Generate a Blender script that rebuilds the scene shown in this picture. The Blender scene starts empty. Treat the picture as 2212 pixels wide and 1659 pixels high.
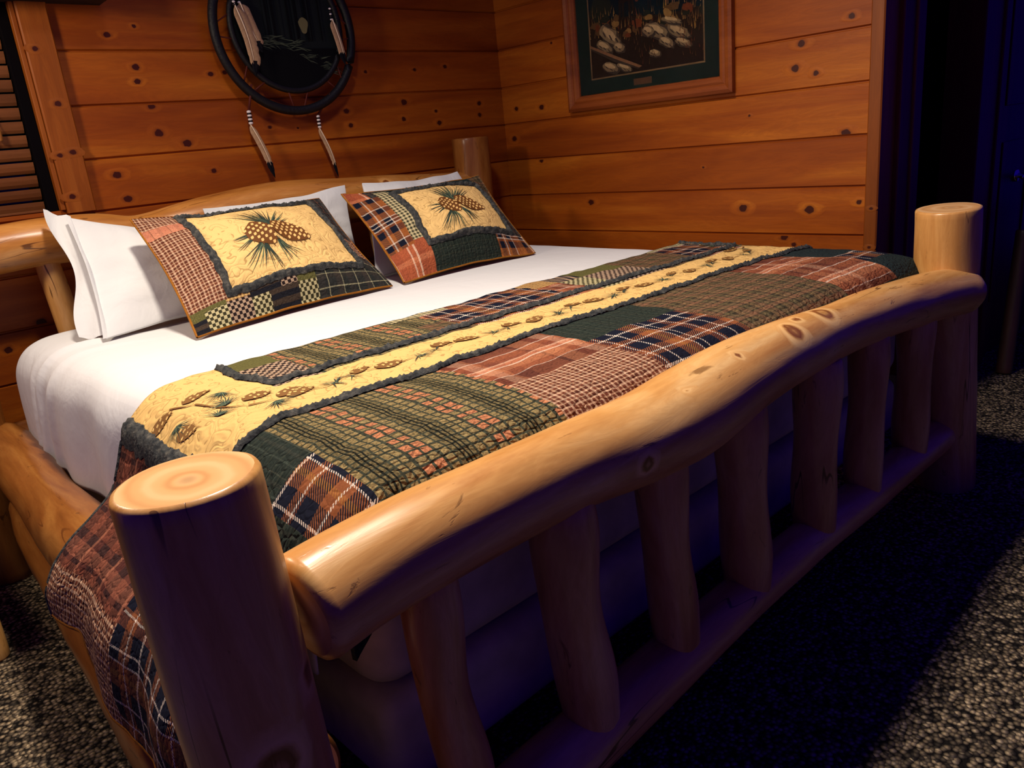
import bpy, math, random
from mathutils import Vector, Matrix, noise
PI = math.pi
random.seed(7)
COL = bpy.context.scene.collection
SC = bpy.context.scene

# ------------------------------------------------------------------ helpers
class MB:
    """collects geometry for ONE mesh object"""
    def __init__(s):
        s.v = []; s.f = []; s.m = []; s.pc = []; s.kn = []; s.sm = []
    def vert(s, p, pc=None, k=0.0):
        s.v.append(tuple(p)); s.pc.append(tuple(pc) if pc is not None else tuple(p)); s.kn.append(k)
        return len(s.v) - 1
    def face(s, idx, m=0, smooth=True):
        s.f.append(tuple(idx)); s.m.append(m); s.sm.append(smooth)
    def box(s, x0, x1, y0, y1, z0, z1, m=0):
        P = [(x0,y0,z0),(x1,y0,z0),(x1,y1,z0),(x0,y1,z0),(x0,y0,z1),(x1,y0,z1),(x1,y1,z1),(x0,y1,z1)]
        i = [s.vert(p) for p in P]
        for q in ((0,3,2,1),(4,5,6,7),(0,1,5,4),(1,2,6,5),(2,3,7,6),(3,0,4,7)):
            s.face([i[k] for k in q], m, False)
    def bbox(s, x0, x1, y0, y1, z0, z1, b=0.004, m=0):
        """bevelled box"""
        c = ((x0+x1)/2, (y0+y1)/2, (z0+z1)/2); h = ((x1-x0)/2, (y1-y0)/2, (z1-z0)/2)
        b = min(b, min(h)*0.9)
        idx = {}
        for sx in (-1,1):
            for sy in (-1,1):
                for sz in (-1,1):
                    for ax in range(3):
                        o = [h[0]-b, h[1]-b, h[2]-b]; o[ax] = h[ax]
                        idx[(sx,sy,sz,ax)] = s.vert((c[0]+sx*o[0], c[1]+sy*o[1], c[2]+sz*o[2]))
        def F(*k): s.face([idx[q] for q in k], m, False)
        for sg in (-1,1):
            F((sg,-1,-1,0),(sg,1,-1,0),(sg,1,1,0),(sg,-1,1,0))
            F((-1,sg,-1,1),(1,sg,-1,1),(1,sg,1,1),(-1,sg,1,1))
            F((-1,-1,sg,2),(1,-1,sg,2),(1,1,sg,2),(-1,1,sg,2))
            for t in (-1,1):
                F((sg,t,-1,0),(sg,t,1,0),(sg,t,1,1),(sg,t,-1,1))
                F((sg,-1,t,0),(sg,1,t,0),(sg,1,t,2),(sg,-1,t,2))
                F((-1,sg,t,1),(1,sg,t,1),(1,sg,t,2),(-1,sg,t,2))
                for u in (-1,1):
                    F((sg,t,u,0),(sg,t,u,1),(sg,t,u,2))
    def grid(s, nu, nv, fn, mfn=None, smooth=True, pcfn=None, kfn=None, closeu=False):
        """fn(i,j)->point ; nu,nv vertex counts"""
        base = len(s.v)
        for i in range(nu):
            for j in range(nv):
                s.vert(fn(i, j), pcfn(i, j) if pcfn else None, kfn(i, j) if kfn else 0.0)
        for i in range(nu if closeu else nu-1):
            for j in range(nv-1):
                i2 = (i+1) % nu
                a, b, c, d = base+i*nv+j, base+i2*nv+j, base+i2*nv+j+1, base+i*nv+j+1
                s.face((a, b, c, d), mfn(i, j) if mfn else 0, smooth)
        return base
    def tube(s, pts, rad, n=10, m=0, cap=True, pcs=None):
        pts = [Vector(p) for p in pts]
        if not hasattr(rad, '__len__'): rad = [rad]*len(pts)
        rings = []; L = 0
        for i, p in enumerate(pts):
            t = (pts[min(i+1, len(pts)-1)] - pts[max(i-1, 0)]).normalized()
            up = Vector((0,0,1)) if abs(t.z) < 0.9 else Vector((1,0,0))
            a = t.cross(up).normalized(); b = t.cross(a).normalized()
            if i: L += (p-pts[i-1]).length
            rings.append([s.vert(p + (a*math.cos(q)+b*math.sin(q))*rad[i], (math.cos(q)*rad[i], math.sin(q)*rad[i], L)) for q in [2*PI*k/n for k in range(n)]])
        for r1, r2 in zip(rings, rings[1:]):
            for k in range(n): s.face((r1[k], r1[(k+1)%n], r2[(k+1)%n], r2[k]), m)
        if cap:
            s.face(rings[0][::-1], m); s.face(rings[-1], m)
    def build(s, name, mats, parent=None, recalc=True):
        me = bpy.data.meshes.new(name)
        me.from_pydata(s.v, [], s.f); 
        if not isinstance(mats, (list, tuple)): mats = [mats]
        for m in mats: me.materials.append(m)
        for p, mi, sm in zip(me.polygons, s.m, s.sm): p.material_index = mi; p.use_smooth = sm
        at = me.attributes.new('pc', 'FLOAT_VECTOR', 'POINT')
        at.data.foreach_set('vector', [c for p in s.pc for c in p])
        ak = me.attributes.new('knot', 'FLOAT', 'POINT'); ak.data.foreach_set('value', s.kn)
        if recalc:
            import bmesh
            bm = bmesh.new(); bm.from_mesh(me); bmesh.ops.recalc_face_normals(bm, faces=bm.faces); bm.to_mesh(me); bm.free()
        me.update()
        o = bpy.data.objects.new(name, me); COL.objects.link(o)
        if parent: o.parent = parent; o.matrix_parent_inverse = Matrix.Translation(-Vector(parent.location))
        return o

def empty(name, loc=(0,0,0)):
    o = bpy.data.objects.new(name, None); COL.objects.link(o); o.location = loc; o.empty_display_size = .1
    return o
def tag(o, label, cat, group=None):
    o['label'] = label; o['category'] = cat
    if group: o['group'] = group
    return o
def struct(o):
    o['kind'] = 'structure'; return o
def lerp(a, b, t): return a + (b-a)*t
def sstep(a, b, x):
    t = max(0, min(1, (x-a)/(b-a))); return t*t*(3-2*t)
def interp(tab, x):
    """tab: sorted list of tuples (x, a, b...) -> smooth (Catmull-Rom) interpolation"""
    if x <= tab[0][0]: return tab[0][1:]
    if x >= tab[-1][0]: return tab[-1][1:]
    for i in range(len(tab)-1):
        if x <= tab[i+1][0]:
            p1, p2 = tab[i], tab[i+1]; p0 = tab[max(i-1,0)]; p3 = tab[min(i+2,len(tab)-1)]
            h = p2[0]-p1[0]; t = (x-p1[0])/h; out = []
            for k in range(1, len(p1)):
                m1 = (p2[k]-p0[k])/max(p2[0]-p0[0],1e-9)*h; m2 = (p3[k]-p1[k])/max(p3[0]-p1[0],1e-9)*h
                out.append((2*t**3-3*t*t+1)*p1[k]+(t**3-2*t*t+t)*m1+(-2*t**3+3*t*t)*p2[k]+(t**3-t*t)*m2)
            return tuple(out)
def N3(x, y, z, s=1.0): return noise.noise(Vector((x*s, y*s, z*s)))

# ------------------------------------------------------------------ materials
def lin(c):
    return tuple([((x/255)/12.92 if x/255 <= .04045 else ((x/255+.055)/1.055)**2.4) for x in c]) + (1,)
class NT:
    def __init__(s, name):
        s.mat = bpy.data.materials.new(name); s.mat.use_nodes = True
        s.t = s.mat.node_tree; s.t.nodes.clear()
        s.out = s.n('ShaderNodeOutputMaterial'); s.b = s.n('ShaderNodeBsdfPrincipled')
        s.t.links.new(s.b.outputs[0], s.out.inputs[0])
    def n(s, ty, **kw):
        o = s.t.nodes.new(ty)
        for k, v in kw.items(): setattr(o, k, v)
        return o
    def put(s, sock, val):
        if val is None: return
        if isinstance(val, bpy.types.NodeSocket): s.t.links.new(val, sock)
        else: sock.default_value = val
    def math(s, op, a, b=None, c=None, clamp=False):
        o = s.n('ShaderNodeMath', operation=op, use_clamp=clamp)
        s.put(o.inputs[0], a); s.put(o.inputs[1], b); s.put(o.inputs[2], c); return o.outputs[0]
    def vmath(s, op, a, b=None):
        o = s.n('ShaderNodeVectorMath', operation=op); s.put(o.inputs[0], a); s.put(o.inputs[1], b); return o.outputs[0]
    def attr(s, name, fac=False):
        o = s.n('ShaderNodeAttribute', attribute_name=name); return o.outputs['Fac'] if fac else o.outputs['Vector']
    def xyz(s, v):
        o = s.n('ShaderNodeSeparateXYZ'); s.put(o.inputs[0], v); return o.outputs
    def cxyz(s, x, y, z):
        o = s.n('ShaderNodeCombineXYZ'); s.put(o.inputs[0], x); s.put(o.inputs[1], y); s.put(o.inputs[2], z); return o.outputs[0]
    def noise(s, v, scale, detail=3, rough=.5, dist=0, col=False):
        o = s.n('ShaderNodeTexNoise'); s.put(o.inputs['Vector'], v); o.inputs['Scale'].default_value = scale
        o.inputs['Detail'].default_value = detail; o.inputs['Roughness'].default_value = rough; o.inputs['Distortion'].default_value = dist
        return o.outputs['Color'] if col else o.outputs['Fac']
    def vor(s, v, scale, feature='F1', out='Distance', rnd=1):
        o = s.n('ShaderNodeTexVoronoi', feature=feature); s.put(o.inputs['Vector'], v); o.inputs['Scale'].default_value = scale
        o.inputs['Randomness'].default_value = rnd
        return o.outputs[out]
    def ramp(s, f, stops, mode='LINEAR'):
        o = s.n('ShaderNodeValToRGB'); cr = o.color_ramp; cr.interpolation = mode
        while len(cr.elements) < len(stops): cr.elements.new(1)
        for e, (p, c) in zip(cr.elements, stops): e.position = p; e.color = c if len(c) == 4 else tuple(c)+(1,)
        s.put(o.inputs[0], f); return o.outputs[0]
    def mix(s, f, a, b, mode='MIX'):
        o = s.n('ShaderNodeMix', data_type='RGBA', blend_type=mode)
        s.put(o.inputs[0], f); s.put(o.inputs[6], a); s.put(o.inputs[7], b); return o.outputs[2]
    def bump(s, h, strength=.3, dist=.01, prev=None):
        o = s.n('ShaderNodeBump'); o.inputs['Strength'].default_value = strength; o.inputs['Distance'].default_value = dist
        s.put(o.inputs['Height'], h)
        if prev is not None: s.put(o.inputs['Normal'], prev)
        return o.outputs[0]
    def fin(s, col, rough=.6, nrm=None, spec=.5, coat=0, sheen=0):
        s.put(s.b.inputs['Base Color'], col); s.put(s.b.inputs['Roughness'], rough)
        if nrm is not None: s.put(s.b.inputs['Normal'], nrm)
        s.b.inputs['Specular IOR Level'].default_value = spec
        if coat: s.b.inputs['Coat Weight'].default_value = coat; s.b.inputs['Coat Roughness'].default_value = .25
        if sheen: s.b.inputs['Sheen Weight'].default_value = sheen
        return s.mat

def plain(name, c, rough=.6, spec=.3, metal=0, nz=0):
    t = NT(name); col = lin(c)
    if nz:
        g = t.n('ShaderNodeNewGeometry').outputs['Position']
        col = t.mix(t.noise(g, nz, 3), lin([x*.8 for x in c]), lin([min(255, x*1.1) for x in c]))
    t.b.inputs['Metallic'].default_value = metal
    return t.fin(col, rough, None, spec)

def planks_mat(name, axis, dark, mid, light, rough=.42, plank=True, spec=.25):
    """stained pine; axis = grain direction (0 x, 1 y, 2 z)"""
    t = NT(name); p = t.attr('pc'); x = t.xyz(p)
    if plank: rowf = t.math('FLOOR', t.math('DIVIDE', t.math('SUBTRACT', x[2], .0736-.1656*2), .1656))
    else: rowf = t.math('FLOOR', t.math('MULTIPLY', x[0], 3.1))
    wn = t.n('ShaderNodeTexWhiteNoise', noise_dimensions='1D'); t.put(wn.inputs['W'], rowf)
    rnd = wn.outputs['Value']
    sc = [7.0, 7.0, 7.0]; sc[axis] = .75
    off = t.cxyz(t.math('MULTIPLY', rnd, 13.7), t.math('MULTIPLY', rnd, 7.1), t.math('MULTIPLY', rnd, 3.3))
    v = t.vmath('ADD', t.vmath('MULTIPLY', p, tuple(sc)), off)
    k = t.attr('knot', True)
    v = t.vmath('ADD', v, t.cxyz(t.math('MULTIPLY', k, .45), t.math('MULTIPLY', k, .25), t.math('MULTIPLY', k, .35)))
    broad = t.noise(v, 1.1, 3, .55, .6)
    g1 = t.noise(v, 3.2, 5, .6, 1.2)
    sc2 = [90.0, 90.0, 90.0]; sc2[axis] = 2.2
    fine = t.noise(t.vmath('MULTIPLY', p, tuple(sc2)), 1.0, 3, .6)
    wave = t.math('FRACT', t.math('MULTIPLY', g1, 7))
    wave = t.math('ABSOLUTE', t.math('SUBTRACT', wave, .5))
    col = t.ramp(broad, [(.30, lin(dark)), (.5, lin(mid)), (.72, lin(light))])
    col = t.mix(t.math('MULTIPLY', wave, .42), col, lin([c*.80 for c in dark]))
    col = t.mix(t.math('MULTIPLY', fine, .28), col, lin([c*.75 for c in dark]))
    tint = t.math('ADD', .80, t.math('MULTIPLY', rnd, .38))
    col = t.mix(1.0, col, t.cxyz(tint, t.math('POWER', tint, 1.25), t.math('POWER', tint, 1.5)), 'MULTIPLY')
    kc = t.ramp(k, [(0, (0,0,0)), (.30, (0,0,0)), (.46, (.35,.35,.35)), (.60, (1,1,1)), (1, (1,1,1))])
    halo = t.ramp(k, [(0, (0,0,0)), (.25, (.10,.10,.10)), (.4, (.10,.10,.10)), (.5, (0,0,0))])
    col = t.mix(halo, col, lin([min(255, c*1.12) for c in light]))
    col = t.mix(kc, col, lin((62, 20, 10)))
    nb = t.bump(t.math('ADD', t.math('MULTIPLY', wave, .6), fine), .12, .002)
    return t.fin(col, t.math('ADD', rough-.06, t.math('MULTIPLY', fine, .15)), nb, spec)

def log_mat(name, dark, mid, light, rough=.33, end=False):
    """peeled varnished log, pc = (local x, local y, length)"""
    t = NT(name); p = t.attr('pc'); k = t.attr('knot', True)
    ob = t.n('ShaderNodeObjectInfo').outputs['Random']
    p2 = t.vmath('ADD', p, t.cxyz(t.math('MULTIPLY', ob, 5), t.math('MULTIPLY', ob, 3), 0))
    if end:
        x = t.xyz(p)
        wob = t.noise(p2, 22, 3, .5)
        r = t.math('SQRT', t.math('ADD', t.math('POWER', t.math('ADD', x[0], .008), 2), t.math('POWER', t.math('MULTIPLY', x[1], 1.25), 2)))
        r = t.math('ADD', r, t.math('MULTIPLY', wob, .014))
        w = t.math('SINE', t.math('MULTIPLY', r, 380))
        w2 = t.math('SINE', t.math('MULTIPLY', r, 150))
        f = t.math('ADD', t.math('MULTIPLY', w, .06), t.math('ADD', .62, t.math('MULTIPLY', w2, .22)))
        col = t.ramp(f, [(.15, lin(dark)), (.5, lin(mid)), (.85, lin(light))])
        core = t.ramp(r, [(0, (1,1,1)), (.014, (.8,.8,.8)), (.022, (0,0,0))])
        col = t.mix(t.math('MULTIPLY', core, .5), col, lin([c*.72 for c in dark]))
        return t.fin(col, .38, None, .4)
    v = t.vmath('MULTIPLY', p2, (9, 9, 1.6))
    v = t.vmath('ADD', v, t.cxyz(t.math('MULTIPLY', k, .8), t.math('MULTIPLY', k, .4), k))
    broad = t.noise(v, 1.3, 4, .6, .8)
    g = t.noise(v, 3.5, 4, .6, 1.5)
    wave = t.math('ABSOLUTE', t.math('SUBTRACT', t.math('FRACT', t.math('MULTIPLY', g, 5)), .5))
    fine = t.noise(t.vmath('MULTIPLY', p2, (70, 70, 5)), 1, 3, .6)
    col = t.ramp(broad, [(.28, lin(dark)), (.5, lin(mid)), (.75, lin(light))])
    col = t.mix(t.math('MULTIPLY', wave, .35), col, lin([c*.86 for c in dark]))
    col = t.mix(t.math('MULTIPLY', fine, .22), col, lin([c*.8 for c in dark]))
    # short dark flecks left by the draw knife
    fl = t.noise(t.vmath('MULTIPLY', p2, (30, 30, 8)), 1, 4, .65, 1.0)
    flr = t.ramp(fl, [(0, (0,0,0)), (.64, (0,0,0)), (.71, (1,1,1))])
    col = t.mix(t.math('MULTIPLY', flr, .75), col, lin([c*.62 for c in dark]))
    # cracks
    cr = t.noise(t.vmath('MULTIPLY', p2, (14, 14, 1.1)), 1.4, 2, .4, .3)
    crl = t.ramp(t.math('ABSOLUTE', t.math('SUBTRACT', cr, .5)), [(0, (1,1,1)), (.004, (1,1,1)), (.007, (0,0,0))])
    msk = t.ramp(t.noise(t.vmath('MULTIPLY', p2, (5, 5, 1.5)), 1, 1), [(.56, (0,0,0)), (.6, (1,1,1))])
    crl = t.math('MULTIPLY', crl, msk)
    col = t.mix(t.math('MULTIPLY', crl, .8), col, lin((70, 30, 12)))
    kr = t.ramp(k, [(0, (0,0,0)), (.45, (0,0,0)), (.6, (.9,.9,.9)), (.72, (.75,.75,.75)), (.8, (.25,.25,.25)), (1, (.55,.55,.55))])
    halo = t.ramp(k, [(0, (0,0,0)), (.35, (.6,.6,.6)), (.5, (0,0,0))])
    col = t.mix(halo, col, lin([min(255, c*1.06) for c in light]))
    col = t.mix(kr, col, lin((112, 52, 16)))
    nb = t.bump(t.math('ADD', t.math('MULTIPLY', g, .5), t.math('ADD', t.math('MULTIPLY', fine, .10), t.math('ADD', t.math('MULTIPLY', flr, -.5), t.math('MULTIPLY', crl, -1)))), .16, .005)
    return t.fin(col, rough, nb, .4, .15)

def plaid(name, wu, wv, pu, pv, twill=.004, amt=.5, wr=.004, thread=True, bumps=.55, grain=.25, mode='MIX'):
    """woven plaid from two stripe tables wu / wv over periods pu / pv (metres); pc = cloth coordinates"""
    t = NT(name); p = t.attr('pc')
    nz = t.vmath('MULTIPLY', t.vmath('SUBTRACT', t.noise(p, 30, 2, .5, 0, True), (.5,.5,.5)), (wr*2, wr*2, 0))
    q = t.vmath('ADD', p, nz); x = t.xyz(q)
    fu = t.math('FRACT', t.math('DIVIDE', x[0], pu)); fv = t.math('FRACT', t.math('DIVIDE', x[1], pv))
    cu = t.ramp(fu, wu, 'CONSTANT'); cv = t.ramp(fv, wv, 'CONSTANT')
    if thread:
        d = t.math('FRACT', t.math('DIVIDE', t.math('ADD', x[0], x[1]), twill))
        f = t.math('GREATER_THAN', d, amt)
    else: f = amt
    col = t.mix(f if mode == 'MIX' else 1.0, cu, cv, mode)
    sp = t.noise(p, 260, 2, .7)
    col = t.mix(1.0, col, t.ramp(sp, [(.25, (1-grain*1.6,)*3), (.75, (1+grain,)*3)]), 'MULTIPLY')
    h1 = t.math('MULTIPLY', t.math('MINIMUM', t.vor(t.vmath('MULTIPLY', p, (1, 1.35, 1)), 58, 'DISTANCE_TO_EDGE'), .22), -3.4)
    h2 = t.noise(p, 95, 2, .6)
    nb = t.bump(t.math('ADD', t.math('MULTIPLY', h1, -1.0), t.math('MULTIPLY', h2, .5)), bumps, .006)
    return t.fin(col, .88, nb, .12, 0, .0)

def checker_mat(name, c1, c2, s):
    t = NT(name); p = t.attr('pc')
    nz = t.vmath('MULTIPLY', t.vmath('SUBTRACT', t.noise(p, 40, 2, .5, 0, True), (.5,.5,.5)), (.005, .005, 0))
    x = t.xyz(t.vmath('ADD', p, nz))
    a = t.math('GREATER_THAN', t.math('FRACT', t.math('DIVIDE', x[0], s*2)), .5)
    b = t.math('GREATER_THAN', t.math('FRACT', t.math('DIVIDE', x[1], s*2)), .5)
    f = t.math('ABSOLUTE', t.math('SUBTRACT', a, b))
    col = t.mix(f, lin(c1), lin(c2))
    nb = t.bump(t.noise(p, 120, 2, .6), .5, .004)
    return t.fin(col, .9, nb, .1)

def cream_mat(name, base, thread, scale=11):
    """cream cotton with meandering stipple quilting"""
    t = NT(name); p = t.attr('pc')
    n = t.noise(t.vmath('MULTIPLY', p, (1, 1, 0)), scale*1.9, 1.0, .4, 1.1)
    d = t.math('ABSOLUTE', t.math('SUBTRACT', t.math('FRACT', t.math('MULTIPLY', n, 4.0)), .5))
    line = t.ramp(d, [(0, (1,1,1)), (.035, (.9,.9,.9)), (.075, (0,0,0))])
    puff = t.ramp(d, [(0, (0,0,0)), (.5, (1,1,1))], 'EASE')
    col = t.mix(t.math('MULTIPLY', line, .55), lin(base), lin(thread))
    wv = t.noise(p, 300, 2, .6)
    col = t.mix(1, col, t.ramp(wv, [(.3, (.93,)*3), (.7, (1.05,)*3)]), 'MULTIPLY')
    h = t.math('ADD', puff, t.math('MULTIPLY', t.noise(p, 70, 2, .5), .35))
    return t.fin(col, .85, t.bump(h, .38, .004), .15)

def K(*a):  # colour stops from (pos, rgb255)
    return [(p, lin(c)) for p, c in a]

M = {}
M['wall_x'] = planks_mat('pine_plank_x', 0, (126, 53, 9), (158, 77, 14), (190, 107, 26))
M['wall_y'] = planks_mat('pine_plank_y', 1, (126, 53, 9), (158, 77, 14), (190, 107, 26))
M['trim_z'] = planks_mat('pine_trim', 2, (120, 58, 14), (146, 76, 22), (168, 96, 34), plank=False)
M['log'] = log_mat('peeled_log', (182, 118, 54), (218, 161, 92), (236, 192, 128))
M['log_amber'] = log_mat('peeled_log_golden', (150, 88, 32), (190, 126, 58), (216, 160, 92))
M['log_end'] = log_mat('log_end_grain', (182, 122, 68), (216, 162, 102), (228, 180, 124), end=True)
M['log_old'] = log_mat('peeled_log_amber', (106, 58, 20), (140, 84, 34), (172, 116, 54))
M['log_shaded'] = log_mat('shaded_log', (52, 28, 20), (74, 42, 28), (92, 56, 36), .6)  # log colour darkened to paint in the shade on the side table
M['jamb'] = planks_mat('dark_jamb', 2, (84, 30, 22), (104, 40, 28), (120, 50, 34), plank=False)
M['sheet'] = None
def cotton(name, c, sc=9):
    t = NT(name); g = t.n('ShaderNodeNewGeometry').outputs['Position']
    w = t.noise(t.vmath('MULTIPLY', g, (1, 1, 1)), sc, 4, .55, .6)
    st = t.noise(t.vmath('MULTIPLY', g, (3, 40, 20)), 1, 2, .5)
    nb = t.bump(t.math('ADD', w, t.math('MULTIPLY', st, .25)), .35, .012)
    return t.fin(lin(c), .8, nb, .2)
M['sheet'] = cotton('white_cotton', (210, 209, 208), 7)
M['pillow'] = cotton('white_pillowcase', (212, 212, 211), 12)
M['mattress'] = plain('mattress_ticking', (206, 190, 164), .85, .1, 0, 20)
M['ochre'] = None
t = NT('ochre_backing'); p = t.attr('pc')
M['ochre'] = t.fin(t.mix(t.noise(p, 14, 2), lin((126, 74, 20)), lin((162, 104, 36))), .85, t.bump(t.noise(p, 55, 2), .6, .006), .1)
t = NT('ruffle_fabric'); g = t.n('ShaderNodeNewGeometry').outputs['Position']
M['ruffle'] = t.fin(t.ramp(t.noise(g, 75, 3, .6), [(.3, lin((34, 38, 42))), (.55, lin((66, 66, 64))), (.75, lin((96, 92, 84)))]), .9, t.bump(t.noise(g, 120, 3), .6, .006), .1)
M['cream'] = cream_mat('cream_quilted', (226, 186, 118), (120, 84, 40))
M['cream_band'] = cream_mat('cream_quilted_band', (214, 174, 106), (120, 84, 44), 12)

# plaids -----------------------------------------------------------------
OL, OLD, OLL = (112, 98, 64), (60, 62, 48), (140, 120, 78)
SAL, NAVY, TAN, ORG, WHT, BRN, DKG = (186, 120, 82), (14, 18, 34), (150, 120, 78), (132, 76, 44), (214, 196, 176), (70, 40, 28), (34, 42, 36)
RUST, RUL, RUD = (136, 76, 50), (168, 106, 72), (80, 44, 34)
M['A'] = plaid('olive_window_plaid',
    K((0, OLD), (.05, SAL), (.17, OLD), (.21, SAL), (.33, OLD), (.37, OLL), (.47, OLD), (.50, OL), (.56, (26,28,20)), (.585, OL), (.62, (26,28,20)), (.645, OL), (.68, (26,28,20)), (.705, OL), (.76, OLD), (.79, OLL), (.88, OLD), (.91, OLL)),
    K((0, OLD), (.05, (200,146,104)), (.24, OLD), (.29, (200,150,110)), (.45, OLD), (.50, OLL), (.65, OLD), (.70, (196,140,100)), (.86, OLD), (.90, OLL)), .13, .085, .003, .5, .005, False, .8, .45, 'DARKEN')
M['A2'] = plaid('olive_fine_plaid',
    K((0, (60,50,38)), (.1, (120,92,62)), (.3, (56,48,36)), (.36, (112,80,58)), (.6, (50,44,34)), (.68, (98,84,58)), (.9, (44,40,32))),
    K((0, (56,50,36)), (.18, (112,88,62)), (.4, (50,46,34)), (.5, (124,86,62)), (.75, (50,46,36)), (.85, (92,80,52))), .06, .05, .003, .5, .003, False)
M['B'] = plaid('dark_green_dotted',
    K((0, DKG), (.18, (62,70,60)), (.24, DKG), (.5, (50,52,44)), (.62, DKG), (.8, (74,76,62)), (.84, DKG)),
    K((0, DKG), (.22, (56,62,54)), (.3, DKG), (.55, (58,60,46)), (.65, DKG)), .05, .024, .003, .5, .002, False)
M['B2'] = plaid('dark_green_solid', K((0, (26,38,40)), (.5, (38,50,50))), K((0, (28,40,42)), (.5, (34,46,46))), .008, .008, .003, .5, .002, False)
W = (206, 190, 172)
M['C'] = plaid('navy_orange_twill',
    K((0, NAVY), (.16, W), (.185, NAVY), (.34, ORG), (.44, (150,98,46)), (.50, ORG), (.58, W), (.60, NAVY), (.68, W), (.70, NAVY), (.86, (112,60,38)), (.95, W), (.97, ORG)),
    K((0, NAVY), (.22, ORG), (.34, W), (.37, ORG), (.44, NAVY), (.64, W), (.68, NAVY), (.86, ORG), (.94, W), (.965, (112,60,38))), .19, .16, .0055, .5, .002, True, .3, .12)
M['D'] = plaid('rust_plaid',
    K((0, RUST), (.16, RUD), (.2, RUL), (.38, (120,60,40)), (.5, (190,140,110)), (.62, RUL), (.66, (100,50,36)), (.8, RUST)),
    K((0, RUD), (.14, (96,52,40)), (.24, W), (.265, RUST), (.4, (118,64,46)), (.5, (206,160,130)), (.54, (182,112,80)), (.62, (226,200,176)), (.65, RUL), (.8, RUST), (.93, W), (.945, RUD)), .21, .17, .004, .62, .004, False, .5)
M['E'] = plaid('rust_fine_check',
    K((0, (210,172,140)), (.22, (104,52,34)), (.5, (196,156,122)), (.66, (92,44,30))),
    K((0, (206,168,136)), (.2, (108,56,38)), (.5, (190,150,118)), (.66, (84,42,30))), .022, .020, .003, .5, .003, False, .6)
M['Edk'] = plaid('rust_dark_bands',
    K((0, (120,66,48)), (.4, (72,38,34)), (.5, (134,80,60)), (.8, (70,40,36))),
    K((0, (36,28,30)), (.26, (120,66,50)), (.5, (30,26,28)), (.72, (176,112,84)), (.79, (92,46,38))), .09, .125, .003, .45, .003, False, .5)
M['F'] = plaid('cream_houndstooth', K((0, (200,184,140)), (.5, (44,44,34))), K((0, (196,180,136)), (.5, (48,50,36))), .014, .014, .003, .5, .001, False, .4)
M['G'] = plaid('tan_check', K((0, (196,150,84)), (.5, (90,52,30))), K((0, (206,170,110)), (.5, (80,46,30))), .011, .011, .003, .5, .001, False, .4)
M['S'] = plaid('navy_tan_stripe', K((0, (24,24,30)), (1, (24,24,30))), K((0, (24,24,32)), (.5, (156,122,82))), .1, .028, .003, .12, .002, False, .4)
M['Su'] = plaid('navy_tan_stripe_up', K((0, (24,24,32)), (.5, (150,124,100))), K((0, (24,24,30)), (1, (24,24,30))), .024, .1, .003, .88-1+.12, .002, False, .4)
M['O'] = plaid('olive_solid', K((0, (84,82,44)), (.5, (98,92,50))), K((0, (84,82,44)), (.5, (92,86,48))), .006, .006, .003, .5, .002, False, .4)
M['CK'] = checker_mat('olive_checker', (50, 46, 30), (176, 164, 122), .0095)
M['CK2'] = checker_mat('brown_checker', (34, 24, 24), (160, 134, 110), .0095)
M['P'] = plaid('charcoal_window_plaid',
    K((0, (52,48,44)), (.2, (36,38,38)), (.3, (176,168,130)), (.33, (40,42,40)), (.6, (60,52,46)), (.8, (150,144,112)), (.83, (34,38,36))),
    K((0, (40,40,38)), (.3, (176,168,130)), (.34, (44,44,42)), (.62, (56,50,44)), (.8, (150,144,112)), (.84, (36,38,36))), .11, .075, .003, .5, .002, False, .4)
M['PK'] = plaid('dark_paisley', K((0, (40,38,38)), (.3, (120,76,54)), (.4, (46,44,44)), (.7, (76,70,64))), K((0, (36,36,38)), (.4, (104,66,48)), (.5, (50,48,48)), (.8, (60,56,52))), .035, .03, .003, .5, .012, False, .4)
M['CO'] = plaid('orange_navy_window',
    K((0, (150,86,40)), (.22, NAVY), (.40, (138,76,36)), (.46, W), (.5, (138,78,38)), (.6, NAVY), (.8, W), (.83, (130,70,34))),
    K((0, (150,88,42)), (.18, NAVY), (.34, (140,76,36)), (.40, W), (.43, NAVY), (.5, W), (.53, NAVY), (.6, W), (.63, (146,84,42)), (.8, NAVY), (.94, W), (.97, (130,72,34))), .115, .16, .0045, .5, .002, True, .3, .1)
M['RW'] = plaid('rust_white_bars', K((0, (168,88,54)), (.35, (226,190,160)), (.42, (176,96,60)), (.6, (230,200,170)), (.68, (150,76,48))), K((0, (150,74,48)), (.6, (190,120,84)), (.85, (130,62,42))), .09, .08, .003, .4, .002, False, .4)
M['SALM'] = plaid('salmon_patch', K((0, (190,120,90)), (.4, (120,80,60)), (.46, (196,128,98)), (.8, (170,110,84))), K((0, (190,124,94)), (.5, (170,104,80))), .05, .05, .003, .4, .002, False, .4)
M['cone_d'] = plain('embroidery_brown', (104, 62, 26), .7, .2)
M['cone_l'] = plain('embroidery_tan', (226, 182, 112), .7, .2)
M['needle'] = plain('embroidery_green', (44, 58, 50), .7, .2)
M['needle_l'] = plain('embroidery_pale_green', (92, 104, 76), .7, .2)
M['cone_dull'] = plain('embroidery_dull_brown', (120, 82, 40), .7, .2)

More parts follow.
